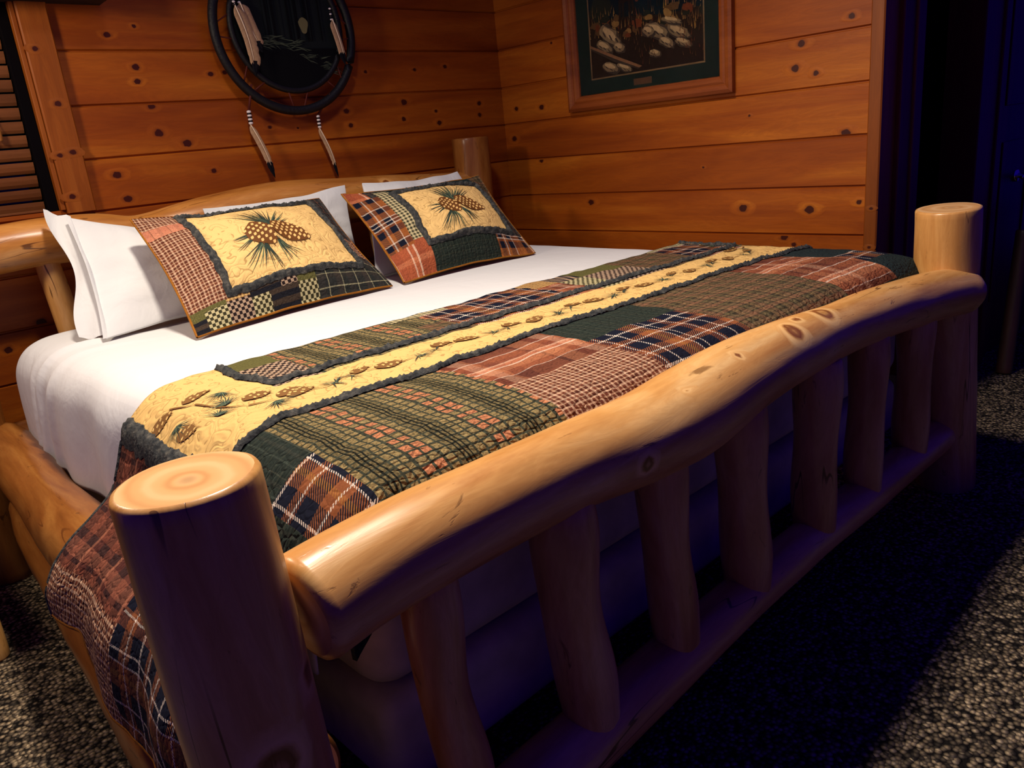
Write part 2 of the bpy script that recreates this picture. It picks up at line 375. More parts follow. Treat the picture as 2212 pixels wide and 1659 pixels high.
# ------------------------------------------------------------------ wall
Z0 = .0736; PW = .1656
def plank_profile(zlo, zhi, g=.007, hw=.0045):
    """list of (z, depth) with V grooves"""
    zs = []; k = -3; z = Z0 + k*PW
    pts = [(zlo, 0)]
    while z < zhi:
        if z > zlo+.01: pts += [(z-hw, 0), (z-.0015, -g), (z+.0015, -g), (z+hw*1.3, 0)]
        z += PW
    pts.append((zhi, 0)); return pts
def wall(name, axis, a0, a1, z0, z1, mat, holes=None):
    """axis 0: wall in plane y=0 running along x ; axis 1: plane x=0 running along y"""
    b = MB(); prof = plank_profile(z0, z1); n = 40
    def P(a, z, d):
        return (a, -d, z) if axis == 0 else (-d, a, z)
    segs = [a0 + (a1-a0)*i/n for i in range(n+1)]
    b.grid(len(segs), len(prof), lambda i, j: P(segs[i], prof[j][0], prof[j][1]), smooth=False)
    # thickness behind
    def PB(a, z): return (a, .12, z) if axis == 0 else (.12, a, z)
    i = [b.vert(PB(a0, z0)), b.vert(PB(a1, z0)), b.vert(PB(a1, z1)), b.vert(PB(a0, z1))]
    b.face(i, 0, False)
    f = [b.vert(P(a0, z0, 0)), b.vert(P(a1, z0, 0)), b.vert(P(a1, z1, 0)), b.vert(P(a0, z1, 0))]
    for k in range(4): b.face((f[k], f[(k+1)%4], i[(k+1)%4], i[k]), 0, False)
    return b, P
def knots(b, P, lst, off=.0006, plank=True):
    for (a, z, r) in lst:
        k0 = math.floor((z-Z0)/PW); zlo, zhi = (Z0+k0*PW+.0062, Z0+(k0+1)*PW-.0048) if plank else (-9, 9)
        if plank: z = max(zlo+.004, min(zhi-.004, z))
        rr = r*2.6; n = 20
        rings = [(0, 1), (.2, 1), (.36, .72), (.46, .45), (.7, .28), (1, 0)]
        ids = []
        sd = random.random()*50
        for q, kv in rings:
            if q == 0: ids.append([b.vert(P(a, z, off), P(a, z, 0), kv)]); continue
            ring = []
            for k in range(n):
                th = 2*PI*k/n; w = 1 + .25*N3(math.cos(th)*1.5+sd, math.sin(th)*1.5, q)
                ex = 1 if q < .4 else lerp(1, 1.7, (q-.4)/.6)
                aa = a + math.cos(th)*rr*q*w*ex; zz = max(zlo, min(zhi, z + math.sin(th)*rr*q*w*.85))
                ring.append(b.vert(P(aa, zz, off if q < 1 else .0002), P(aa, zz, 0), kv))
            ids.append(ring)
        for k in range(n): b.face((ids[0][0], ids[1][k], ids[1][(k+1)%n]), 0, False)
        for r1, r2 in zip(ids[1:], ids[2:]):
            for k in range(n): b.face((r1[k], r2[k], r2[(k+1)%n], r1[(k+1)%n]), 0, False)
BK = [(-1.631,1.301,.012),(-1.542,1.261,.012),(-1.799,1.178,.011),(-1.782,1.097,.011),(-1.66,1.514,.010),(-1.665,1.469,.009),(-1.637,1.64,.006),(-1.407,1.488,.008),(-1.354,1.492,.007),(-1.216,1.296,.006),(-.87,1.338,.010),(-.859,1.282,.009),(-.577,1.36,.012),(-.59,1.293,.009),(-.409,1.317,.007),(-.398,1.267,.010),(-.149,1.339,.009),(-.154,1.289,.009),(-.752,1.485,.006),(-1.466,1.16,.008),(-1.637,1.39,.010),(-1.10,1.286,.004),(-2.135,.744,.014),(-2.247,.681,.010),(-1.729,1.613,.009),(-.50,1.49,.007),(-.33,1.50,.008)]
RK = [(-1.496,1.379,.011),(-1.475,1.303,.012),(-1.55,1.279,.008),(-1.666,1.437,.009),(-1.659,1.077,.013),(-1.534,.825,.014),(-1.271,.832,.014),(-1.71,.849,.008),(-.514,.864,.012),(-1.477,.700,.008),(-.254,1.291,.011),(-.344,1.549,.005),(-1.3,1.164,.004),(-.06,1.167,.012),(-.227,1.062,.010),(-1.44,.735,.012),(-1.1,.99,.004),(-.09,1.30,.01)]
# back wall: window opening x<-1.98, z 1.07..1.75
b, P0 = wall('w', 0, -1.96, .12, 0, 2.5, None)
knots(b, P0, [k for k in BK if k[0] > -1.96])
struct(b.build('wall_back', M['wall_x'], recalc=False))
b, _ = wall('w', 0, -4.2, -1.96, 0, 1.085, None)
knots(b, P0, [k for k in BK if k[0] < -1.96])
struct(b.build('wall_back_2', M['wall_x'], recalc=False))
b, _ = wall('w', 0, -4.2, -1.96, 1.75, 2.5, None); struct(b.build('wall_back_3', M['wall_x'], recalc=False))
b, P1 = wall('w', 1, -1.735, .0, 0, 2.5, None)
knots(b, P1, RK); struct(b.build('wall_right', M['wall_y'], recalc=False))
# trims
def trim(name, x0, x1, y0, y1, z0, z1, kn=None, face='y-'):
    b = MB(); b.bbox(x0, x1, y0, y1, z0, z1, .004)
    if kn: knots(b, (lambda a, z, d: (a, y0-d, z)) if face == 'y-' else (lambda a, z, d: (x0-d, a, z)), kn, plank=False)
    return struct(b.build(name, M['trim_z'], recalc=False))
trim('trim_1', -1.980, -1.893, -.022, .0, 1.071, 1.80, [(-1.93,1.407,.008),(-1.922,1.26,.008),(-1.957,1.125,.008),(-1.955,1.567,.007),(-1.962,1.253,.007)])
trim('trim_2', -.016, .10, -1.778, -1.734, 0, 2.5, [(-1.758,.83,.005),(-1.756,.70,.005)], 'x-')

# window : recess and blinds
M['dark'] = plain('recess_shade', (8, 5, 8), .9, .05)
b = MB(); b.bbox(-1.995, -1.981, -.012, .10, 1.085, 1.75, .002); struct(b.build('trim_4', M['trim_z']))
b = MB(); b.bbox(-2.026, -1.996, .012, .09, 1.085, 1.75, .002); struct(b.build('gap_shade_strip', M['dark']))  # black strip painting in the shade of the gap beside the blind
b = MB(); b.bbox(-4.2, -1.995, .10, .12, 1.085, 1.75, .002, 0); struct(b.build('window_1', plain('night_glass', (8, 9, 16), .08, .5)))
M['slat'] = planks_mat('blind_slat', 0, (92, 50, 22), (116, 66, 32), (134, 80, 42), .5, False)
bl = empty('window_blind', (-3.0, .05, 1.09)); tag(bl, 'dark brown wooden venetian blind closed over the window at the left edge', 'blind')
for k in range(16):
    z = 1.102 + k*.0408
    b = MB()
    # tilted slat, slightly curved
    pr = [(.020, -.0175), (.014, -.008), (.011, .004), (.010, .0165), (.0125, .0168), (.0140, .004), (.017, -.008), (.0228, -.0170)]
    xs = [-4.1 + (4.1-2.030)*i/8 for i in range(9)]
    b.grid(9, 8, lambda i, j: (xs[i], pr[j][0]+.02, z+pr[j][1]), smooth=False)
    b.face([len(xs)*8-8+j for j in range(8)][::-1], 0, False)
    b.build('slat', M['slat'], bl)
b = MB(); b.bbox(-4.1, -2.030, .016, .046, 1.086, 1.094, .002); b.build('bottom_rail', M['slat'], bl)
for sx in (-2.135, -2.105):
    b = MB()
    b.tube([(sx, .018, 1.345), (sx, .018, 1.72)], .0012, 5)
    prof = [(.003, 1.345), (.008, 1.338), (.0085, 1.322), (.0065, 1.312), (.007, 1.309)]
    b.tube([(sx, .018, z) for r, z in prof], [r for r, z in prof], 12)
    o = b.build('cord_tassel', M['log_old'], bl)
# ledge above window
b = MB()
M['ledge'] = plain('ledge_dark_wood', (34, 20, 18), .7, .2, 0, 8)
pr = [(-3.6, .13), (-1.90, .13), (-1.86, .135), (-1.80, .15), (-1.765, .14), (-1.735, .11), (-1.73, .0)]
top = [b.vert((x, -d, 1.76)) for x, d in pr]; bot = [b.vert((x, -d, 1.70 - (.008 if -1.87 < x < -1.74 else 0))) for x, d in pr]
tb = b.vert((-3.6, 0, 1.76)); bb = b.vert((-3.6, 0, 1.70))
b.face(top + [tb], 0, False); b.face((bot + [bb])[::-1], 0, False)
for k in range(len(pr)-1): b.face((bot[k], bot[k+1], top[k+1], top[k]), 0, False)
b.face((bb, bot[0], top[0], tb), 0, False)
tag(b.build('wall_ledge', M['ledge']), 'dark ledge on the wall above the blind, at the top left edge', 'shelf')

# ------------------------------------------------------------------ floor
t = NT('loop_carpet'); g = t.n('ShaderNodeNewGeometry').outputs['Position']
gs = t.vmath('MULTIPLY', g, (1, 1, 1))
vo = t.vor(gs, 96, 'F1', 'Distance', .85); vc = t.vor(gs, 96, 'F1', 'Color', .85)
vx = t.xyz(vc)
col = t.ramp(vx[0], [(0, lin((60, 54, 48))), (.35, lin((120, 104, 84))), (.6, lin((170, 146, 114))), (.85, lin((214, 188, 150))), (1, lin((84, 74, 70)))])
col = t.mix(t.ramp(vo, [(.25, (0,0,0)), (.75, (1,1,1))]), col, lin((20, 17, 16)))
col = t.mix(t.math('MULTIPLY', t.noise(g, 9, 3), .4), col, lin((40, 36, 34)))
M['carpet'] = t.fin(col, .95, t.bump(t.math('MULTIPLY', vo, -1), 1.0, .012), .05)
b = MB(); b.box(-4.6, 4.2, -5.2, .12, -.05, 0); struct(b.build('floor', M['carpet']))

# ------------------------------------------------------------------ far right : passage, door
b = MB()
b.bbox(.10, .195, -1.792, -1.65, 0, 2.5, .004); struct(b.build('trim_5', M['jamb'], recalc=False))
b = MB(); b.bbox(.195, .208, -1.80, -1.70, 0, 2.5, .003); struct(b.build('trim_6', plain('pale_edge', (120, 66, 40), .5, .3)))  # thin strip paler than the casing boards
b = MB(); b.bbox(.208, .285, -1.792, -1.62, 0, 2.5, .004); struct(b.build('trim_7', M['jamb'], recalc=False))
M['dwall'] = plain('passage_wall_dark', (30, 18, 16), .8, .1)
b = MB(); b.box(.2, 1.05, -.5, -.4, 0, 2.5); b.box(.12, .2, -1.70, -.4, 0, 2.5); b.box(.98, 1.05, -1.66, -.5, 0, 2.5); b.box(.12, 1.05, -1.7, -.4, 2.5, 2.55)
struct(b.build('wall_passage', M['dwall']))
b = MB(); b.bbox(.86, 1.06, -1.80, -1.66, 0, 2.5, .004); struct(b.build('trim_8', M['jamb'], recalc=False))
b = MB(); b.bbox(1.06, 1.13, -1.81, -1.68, 0, 2.5, .004); struct(b.build('trim_9', M['jamb'], recalc=False))
d = empty('door_1', (1.6, -1.76, 0)); struct(d)
b = MB(); b.bbox(1.13, 2.0, -1.78, -1.735, 0, 2.05, .004)
for (x0, x1, z0, z1) in ((1.24, 1.52, .25, .95), (1.62, 1.9, .25, .95), (1.24, 1.52, 1.1, 1.9), (1.62, 1.9, 1.1, 1.9)):
    b.bbox(x0, x1, -1.787, -1.78, z0, z1, .006)
b.build('door_leaf', M['jamb'], d, recalc=False)
b = MB(); b.tube([(1.44, -1.80, .792), (1.44, -1.84, .792), (1.36, -1.845, .795), (1.33, -1.845, .793)], [.011, .010, .008, .007], 12)
b.tube([(1.44, -1.78, .792), (1.44, -1.80, .792)], .026, 16)
h = b.build('door_handle', plain('chrome', (220, 220, 225), .18, .5, 1), d); h['label'] = 'bright metal lever handle'
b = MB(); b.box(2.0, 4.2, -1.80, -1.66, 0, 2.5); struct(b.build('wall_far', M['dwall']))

# ------------------------------------------------------------------ logs
def log(name, path, rads, parent, mat='log', n=40, seg=.03, lump=.05, kn=(), end0='flat', end1='flat', endm='log_end', oval=1.0, seed=0, bev=.006):
    """path: points, rads: radius at each point; knots: list of (point, radius) in world space"""
    b = MB(); pts = [Vector(p) for p in path]
    L = [0]
    for a, c in zip(pts, pts[1:]): L.append(L[-1]+(c-a).length)
    tab = [(l, p.x, p.y, p.z, r) for l, p, r in zip(L, pts, rads)]
    cnt = max(8, int(L[-1]/seg)); ls = [L[-1]*i/cnt for i in range(cnt+1)]
    e = min(bev, L[-1]/10)
    ls = [0, e*.3, e] + ls[1:-1] + [L[-1]-e, L[-1]-e*.3, L[-1]]
    ref = None; rings = []
    for l in ls:
        x, y, z, r = interp(tab, l); c = Vector((x, y, z))
        q = Vector(interp(tab, min(l+.02, L[-1]))[:3]) - Vector(interp(tab, max(l-.02, 0))[:3]); tdir = q.normalized()
        if ref is None:
            up = Vector((0,0,1)) if abs(tdir.z) < .8 else Vector((1,0,0)); ref = tdir.cross(up).normalized()
        ref = (ref - tdir*ref.dot(tdir)).normalized(); o2 = tdir.cross(ref)
        el = min(l, L[-1]-l); k = 1.0
        if el < e: k = 1 - (e/r)*(1-math.sqrt(max(0, 1-((e-el)/e)**2)))
        if l < L[-1]/2 and end0 == 'round': k *= math.sqrt(max(.02, 1-max(0, 1-l/(r*1.1))**2))
        if l > L[-1]/2 and end1 == 'round': k *= math.sqrt(max(.02, 1-max(0, 1-(L[-1]-l)/(r*1.1))**2))
        ring = []
        for i in range(n):
            th = 2*PI*i/n; dx, dy = math.cos(th), math.sin(th)
            rr = r*k*(1 + lump*N3(dx*1.1+seed, dy*1.1+seed*.7, l*3.2) + lump*.35*N3(dx*3+seed, dy*3, l*9))
            pnt = c + ref*dx*rr + o2*dy*rr*oval
            kv = 0
            for kp, kr in kn:
                dd = (pnt-Vector(kp)).length/(kr*2.4)
                kv = max(kv, 1-dd)
            ring.append(b.vert(pnt, (dx*rr, dy*rr, l), kv))
        rings.append(ring)
    for r1, r2 in zip(rings, rings[1:]):
        for i in range(n): b.face((r1[i], r1[(i+1)%n], r2[(i+1)%n], r2[i]), 0)
    for ring, l in ((rings[0], 0), (rings[-1], L[-1])):
        x, y, z, r = interp(tab, l)
        m = [b.vert(Vector(b.v[i]), (b.pc[i][0], b.pc[i][1], 0)) for i in ring]
        c = b.vert((x, y, z), (0, 0, 0))
        for i in range(n): b.face((m[i], m[(i+1)%n], c), 1, False)
    return b.build(name, [M[mat], M[endm]], parent)

YF = -2.107
bed = empty('log_bed', (-1.39, -1.1, 0)); tag(bed, 'king size bed of peeled honey coloured logs in the corner of the cabin room', 'bed')
log('foot_post', [(-2.452, YF-.002, 0), (-2.458, YF, .4), (-2.470, -2.102, .868)], [.084, .077, .0735], bed, seed=3, lump=.03, kn=[((-2.47,-2.18,.55),.02),((-2.41,-2.17,.3),.018),((-2.40,-2.16,.62),.014)], seg=.02)
log('foot_post', [(-.22, YF, 0), (-.262, YF, .3), (-.30, -2.098, .6), (-.318, -2.095, .868)], [.085, .080, .083, .083], bed, seed=9, lump=.04, seg=.02)
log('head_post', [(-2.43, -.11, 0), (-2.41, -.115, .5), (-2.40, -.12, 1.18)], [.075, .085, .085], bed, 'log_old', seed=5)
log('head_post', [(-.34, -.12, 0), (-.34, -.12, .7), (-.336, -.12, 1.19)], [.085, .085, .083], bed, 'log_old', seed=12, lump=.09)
RK3 = [((-1.13,-2.127,.748),.021),((-1.29,-2.142,.740),.019),((-1.235,-2.122,.757),.009),((-1.288,-2.13,.752),.009),((-1.49,-2.140,.746),.008),((-1.815,-2.176,.662),.012),((-1.66,-2.15,.735),.005)]
log('foot_rail', [(-2.384, YF-.006, .668), (-2.30, YF, .675), (-2.199, YF, .681), (-2.05, YF, .680), (-1.92, YF, .676), (-1.74, YF, .666), (-1.60, YF, .669), (-1.42, YF, .686), (-1.24, YF, .690), (-1.035, YF, .683), (-.79, YF, .671), (-.556, YF-.006, .655), (-.38, YF-.024, .642), (-.26, YF-.055, .625)],
    [.068, .067, .067, .066, .068, .077, .083, .076, .069, .062, .065, .067, .066, .062], bed, n=56, seg=.015, lump=.045, kn=RK3, seed=1, end1='round', bev=.012)
log('lower_foot_rail', [(-2.45, YF, .165), (-2.2, YF, .16), (-1.7, YF, .185), (-1.2, YF, .20), (-.8, YF, .195), (-.3, YF, .19)], [.06, .062, .055, .05, .052, .05], bed, seed=21)
for i, (x, r, dx) in enumerate([(-2.203,.042,.022), (-1.945,.056,.028), (-1.688,.05,.02), (-1.425,.055,.014), (-1.105,.055,-.004), (-.835,.05,-.01), (-.54,.05,0)]):
    log('spindle', [(x+dx+.012, YF, .17), (x+dx, YF, .30), (x+dx*.3-.008, YF-.004, .45), (x, YF, .58), (x, YF, .64)], [r*.8, r*.95, r*.86, r*1.0, r*.9], bed, seed=31+i*7, lump=.08, n=28)
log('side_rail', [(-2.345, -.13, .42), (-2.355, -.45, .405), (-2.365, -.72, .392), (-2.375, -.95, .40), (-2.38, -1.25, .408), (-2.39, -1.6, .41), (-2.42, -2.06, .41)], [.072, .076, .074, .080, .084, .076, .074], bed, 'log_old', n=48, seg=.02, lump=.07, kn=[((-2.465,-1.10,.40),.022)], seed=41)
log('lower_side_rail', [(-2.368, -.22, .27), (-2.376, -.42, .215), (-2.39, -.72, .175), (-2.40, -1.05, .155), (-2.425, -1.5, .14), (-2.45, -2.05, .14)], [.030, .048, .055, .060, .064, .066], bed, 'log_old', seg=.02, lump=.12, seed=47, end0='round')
for yy in (-.95, -1.35, -1.75):
    log('side_spindle', [(lerp(-2.37, -2.42, (-.7-yy)/1.2), yy, .15), (lerp(-2.37, -2.41, (-.7-yy)/1.2), yy-.03, .40)], [.042, .046], bed, 'log_old', seed=51+yy, lump=.12, n=24)
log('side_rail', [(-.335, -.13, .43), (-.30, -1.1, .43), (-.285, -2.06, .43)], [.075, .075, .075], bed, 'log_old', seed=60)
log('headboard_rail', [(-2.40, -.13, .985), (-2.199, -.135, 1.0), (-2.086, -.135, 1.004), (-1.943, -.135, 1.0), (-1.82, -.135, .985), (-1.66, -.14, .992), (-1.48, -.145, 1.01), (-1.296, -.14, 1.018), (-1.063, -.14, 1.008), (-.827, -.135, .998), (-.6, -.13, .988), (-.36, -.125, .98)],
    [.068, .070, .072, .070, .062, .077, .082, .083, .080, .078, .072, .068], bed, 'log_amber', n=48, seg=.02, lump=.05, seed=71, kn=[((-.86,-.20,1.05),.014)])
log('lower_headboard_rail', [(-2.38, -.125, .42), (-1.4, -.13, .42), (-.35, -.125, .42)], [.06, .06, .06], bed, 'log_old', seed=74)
for i, x in enumerate([-2.103, -1.80, -1.50, -1.20, -.90, -.60]):
    log('spindle', [(x+.035 if i == 0 else x, -.125, .42), (x+.018, -.13, .7), (x, -.13, .95)], [.04, .036, .034], bed, seed=81+i, n=24, lump=.08)

# ------------------------------------------------------------------ box spring, mattress, sheet
def soft_box(x0, x1, y0, y1, z0, z1, r, name, mat, lab, cat, seam=False):
    b = MB(); 
    ys = [y0 + (y1-y0)*i/40 for i in range(41)]
    # cross-section in x-z swept with rounded ends through superellipse scaling
    n = 48; prof = []
    for k in range(n):
        th = 2*PI*k/n; c, s_ = math.cos(th), math.sin(th)
        hx, hz = (x1-x0)/2, (z1-z0)/2
        px = max(-hx+r, min(hx-r, c*99)) if abs(c) > 1e-9 else 0
        prof.append((c, s_))
    def section(shr):
        out = []; hx, hz = (x1-x0)/2-shr, (z1-z0)/2-shr; cx, cz = (x0+x1)/2, (z0+z1)/2; rr = max(.004, r-shr)
        for (sx, sz, a0) in ((1,1,0), (-1,1,PI/2), (-1,-1,PI), (1,-1,1.5*PI)):
            for k in range(7):
                a = a0 + k*PI/12; out.append((cx+sx*(hx-rr)+math.cos(a)*rr, cz+sz*(hz-rr)+math.sin(a)*rr))
        return out
    rings = []
    st = [(y0+r*(1-math.cos(a)), r*(1-math.sin(a))) for a in [PI/2*k/5 for k in range(6)]]
    st += [(y, 0) for y in [y0+r+(y1-y0-2*r)*k/10 for k in range(1, 10)]]
    st += [(y1-r*(1-math.cos(a)), r*(1-math.sin(a))) for a in [PI/2*k/5 for k in range(5, -1, -1)]]
    for y, shr in st: rings.append([b.vert((x, y, z)) for x, z in section(shr)])
    m = len(rings[0])
    for r1, r2 in zip(rings, rings[1:]):
        for k in range(m): b.face((r1[k], r1[(k+1)%m], r2[(k+1)%m], r2[k]))
    b.face(rings[0]); b.face(rings[-1])
    o = b.build(name, mat); tag(o, lab, cat); return o
soft_box(-2.24, -.36, -2.000, -.19, .20, .372, .03, 'box_spring', M['mattress'], 'beige box spring under the mattress, seen between the footboard spindles', 'box spring')
soft_box(-2.245, -.345, -2.000, -.185, .380, .695, .06, 'mattress', M['mattress'], 'thick beige mattress under the white sheet, resting on the box spring', 'mattress')

QV = [(1.2, 1.2, 0), (1.80, 1.80, 0), (1.88, 1.88, -.001), (1.95, 1.951, -.006), (2.01, 2.012, -.020), (2.06, 2.046, -.056), (2.11, 2.054, -.10), (2.20, 2.050, -.19), (2.30, 2.03, -.29)]
# sheet : top + left drop + right drop
def sheet_pt(u, v):
    # u : across arc, negative beyond left edge ; profile
    tab = [(0.0, -2.295, .43), (.06, -2.292, .49), (.16, -2.285, .59), (.24, -2.272, .665), (.31, -2.235, .715), (.38, -2.17, .736), (.6, -1.95, .737), (1.25, -1.3, .738), (2.0, -.55, .737), (2.17, -.38, .732), (2.24, -.318, .70), (2.32, -.30, .62), (2.45, -.30, .52)]
    x, z = interp(tab, u)
    y = -v
    # round the head and foot edges
    if v < .26: z -= .05*(1-math.sqrt(max(0, 1-((.26-v)/.1)**2))) if v > .16 else .05
    if v > 1.8:
        yv_, dz_ = interp(QV, v); y = -(yv_-.016); z += (dz_-.004)*sstep(.12, .40, u)
    side = 1 - sstep(.15, .42, u)
    if v > 1.8: y = lerp(y, max(y, -1.96), side)
    # wrinkles
    z += .0022*N3(x*2.2, y*9, 1.0)*(1-side) + .004*N3(x*1.5, y*1.7, 4)*(1-side)
    # tucked folds near the left head corner
    ridge = lambda c, w: math.exp(-((v-c)/w)**2)
    c1 = .50 + (1-side)*0 + .12*(u-.3); c2 = .60 + .22*(u-.3); 
    amt = 1 - sstep(.35, .62, u)
    x -= (.020*ridge(c1, .016) + .014*ridge(c2+.02, .022) + .010*ridge(.40, .02))*amt*side
    z += (.013*ridge(c1, .015) + .009*ridge(c2, .016))*amt*(1-side*.5)
    x -= .008*side*N3(0, y*6, z*1.5) + .006*side*math.sin(v*17+z*5)
    return Vector((x, y, z))
b = MB()
us = sorted(set([2.45*i/110 for i in range(111)] + [.6*i/60 for i in range(61)])); vs = [.165 + (2.16-.165)*j/200 for j in range(201)]
us = us[::-1]
b.grid(len(us), len(vs), lambda i, j: sheet_pt(us[i], vs[j]))
keep = [k for k in range(len(b.f)) if not (us[k//(len(vs)-1)] < .42 and vs[k%(len(vs)-1)] > 1.93)]
b.f = [b.f[k] for k in keep]; b.m = [b.m[k] for k in keep]; b.sm = [b.sm[k] for k in keep]
sh = b.build('bed_sheet', M['sheet'], recalc=False); tag(sh, 'smooth white top sheet covering the mattress between pillows and quilt', 'sheet')
so = sh.modifiers.new('s', 'SOLIDIFY'); so.thickness = .003; so.offset = -1

# ------------------------------------------------------------------ quilt
QP = [(-2.77, -2.488, .20), (-2.70, -2.487, .27), (-2.62, -2.484, .35), (-2.54, -2.474, .43), (-2.475, -2.442, .487), (-2.42, -2.395, .524), (-2.36, -2.345, .565), (-2.32, -2.322, .61), (-2.275, -2.300, .665), (-2.23, -2.272, .702), (-2.185, -2.235, .732), (-2.13, -2.18, .748), (-2.0, -2.05, .752), (-1.3, -1.3, .752), (-.5, -.45, .751), (-.38, -.34, .744), (-.31, -.285, .715), (-.25, -.262, .665), (-.19, -.255, .60)]
def quilt_pt(u, v, lift=0):
    x, z = interp(QP, u); yv, dz = interp(QV, v)
    side = 1 - sstep(-2.50, -2.22, u)
    y = -lerp(yv, 1.2+(v-1.2)*.93, side); z += dz*(1-side)
    pk = .0035*N3(u*22, v*22, 0) + .004*N3(u*8, v*8, 3) + .0045*N3(u*3, v*4, 7)
    if side > .02:
        hang = sstep(-2.40, -2.56, u)
        x -= hang*(.006 + .008*math.sin(v*21+.4) + .008*N3(v*5, u*4, 2))
        y += hang*.02*N3(v*3, u*3, 9)
    p = Vector((x, y, z))
    nx = Vector((-side, 0, 1-side*.8)).normalized()
    if v > 1.9: nx = (nx + Vector((0, -.6*(1-side), 0))).normalized()
    return p + nx*(pk + .004 + lift)
U0 = -2.735
def hem(v):   # left drop of the quilt gets longer after the scallop
    return lerp(-2.605, -2.69, sstep(1.38, 1.46, v)) + .007*math.sin(v*14)
ULINES = [-2.60, -2.44, -2.26, -2.215, -2.03, -1.93, -1.78, -1.62, -1.54, -1.45, -1.29, -1.20, -1.11, -1.02, -.83, -.80, -.62, -.55, -.43, -.30]
VLINES = [1.24, 1.27, 1.33, 1.43, 1.47, 1.50, 1.685, 1.71, 1.86, 1.90, 2.0, 2.05]
def lines(a, b_, ls, step):
    out = [a] + [l for l in ls if a < l < b_] + [b_]; res = []
    for p, q in zip(out, out[1:]):
        n = max(1, round((q-p)/step)); res += [p+(q-p)*k/n for k in range(n)]
    return res + [b_]
QU = lines(-2.77, -.19, ULINES, .0115); QVV = lines(1.24, 2.17, VLINES, .0115)
QM = ['A', 'A2', 'B', 'B2', 'C', 'D', 'E', 'Edk', 'F', 'G', 'Su', 'O', 'CK', 'CK2', 'cream_band', 'ochre', 'PK']
QI = {k: i for i, k in enumerate(QM)}
def qmat(u, v):
    if u < -2.26:                                   # left border that hangs over the rail
        if v < 1.60:
            return 'Edk' if u > -2.50 else 'E'
        return 'B' if u > -2.36 else ('A2' if u > -2.44 else 'C')
    if v < 1.50 and -2.03 < u < -.43:               # inner patchwork
        if u < -1.93: return 'O' if v < 1.33 else 'CK2'
        if u < -1.62: return 'A'
        if u < -1.20: return 'F' if (v < 1.27 and u < -1.45) else ('C' if u > -1.54 else ('A' if v < 1.36 else 'A2'))
        if u < -1.11: return 'G' if v < 1.33 else 'D'
        if u < -1.02: return 'Su' if v < 1.33 else 'CK'
        if u < -.83: return 'O' if v < 1.33 else 'CK2'
        if u < -.62: return 'A2'
        return 'F' if v < 1.27 else 'C'
    if v < 1.70 and u < -.33: return 'cream_band'
    if v < 1.70: return 'B2'
    if v > 2.05: return 'B'
    if u < -2.155: return 'B' if v < 1.86 else 'C'
    if u < -1.80: return 'A'
    if u < -1.54: return 'D' if v < 1.90 else 'E'
    if u < -1.24: return 'B' if v < 1.84 else 'C'
    if u < -.84: return 'A2'
    if u < -.56: return 'D'
    return 'B2' if v < 1.86 else ('C' if v < 1.96 else 'B2')
b = MB(); nu, nv = len(QU), len(QVV)
ids = {}
for i, u in enumerate(QU):
    for j, v in enumerate(QVV):
        uu = max(u, hem(v)) if u < -2.6 else u
        ids[i, j] = b.vert(quilt_pt(uu, v), (uu, v, 0))
for i in range(nu-1):
    for j in range(nv-1):
        um, vm = (QU[i]+QU[i+1])/2, (QVV[j]+QVV[j+1])/2
        if QU[i+1] < hem(vm) : continue
        if um < -2.27 and vm > 2.035: continue
        b.face((ids[i,j], ids[i,j+1], ids[i+1,j+1], ids[i+1,j]), QI[qmat(um, vm)])
quilt = b.build('patchwork_quilt', [M[k] for k in QM], recalc=False); tag(quilt, 'patchwork quilt of plaid squares with cream pine cone band across the foot of the bed', 'quilt')
so = quilt.modifiers.new('s', 'SOLIDIFY'); so.thickness = .009; so.offset = -1; so.material_offset = 0
def ruffle(name, line, surf, parent, w=.018, h=.006, step=.0045, seed=0, mat='ruffle'):
    """crumpled strip that follows line (u,v points) on a surface"""
    pts = []
    for (a, c) in zip(line, line[1:]):
        L = math.hypot(c[0]-a[0], c[1]-a[1]); n = max(1, int(L/step))
        pts += [(lerp(a[0], c[0], k/n), lerp(a[1], c[1], k/n)) for k in range(n)]
    pts.append(line[-1]); b = MB(); rows = 7
    def fn(i, j):
        u, v = pts[i]; a = pts[max(0, i-4)]; c = pts[min(len(pts)-1, i+4)]
        d = math.hypot(c[0]-a[0], c[1]-a[1]) or 1; nx, ny = -(c[1]-a[1])/d, (c[0]-a[0])/d
        s_ = (j/(rows-1)-.5)
        ww = w*(1 + .35*N3(i*.22, s_*2, seed)) ; off = s_*ww + .004*N3(i*.09, 5, seed)
        hh = h*(1-(2*abs(s_))**2)*(1+.8*N3(i*.33, j*.6, seed)) + .0035*abs(N3(i*.55, j*.9, seed+3))*3*(1-abs(s_))
        return surf(u+nx*off, v+ny*off, hh + .001)
    b.grid(len(pts), rows, fn)
    return b.build(name, M[mat], parent)
ruffle('ruffle', [(-2.03, 1.245), (-2.045, 1.38), (-2.02, 1.475), (-1.5, 1.475), (-1.0, 1.475), (-.50, 1.475), (-.425, 1.46), (-.43, 1.245)], quilt_pt, quilt, .022, .006, seed=1)
ruffle('ruffle', [(-2.235, 1.695), (-1.6, 1.69), (-1.0, 1.69), (-.33, 1.695)], quilt_pt, quilt, .020, .006, seed=2)
ruffle('ruffle', [(-2.262, 1.245), (-2.272, 1.45), (-2.27, 1.70)], quilt_pt, quilt, .048, .012, seed=3)
ruffle('ruffle', [(-.335, 1.245), (-.332, 1.45), (-.33, 1.69)], quilt_pt, quilt, .03, .006, seed=4)
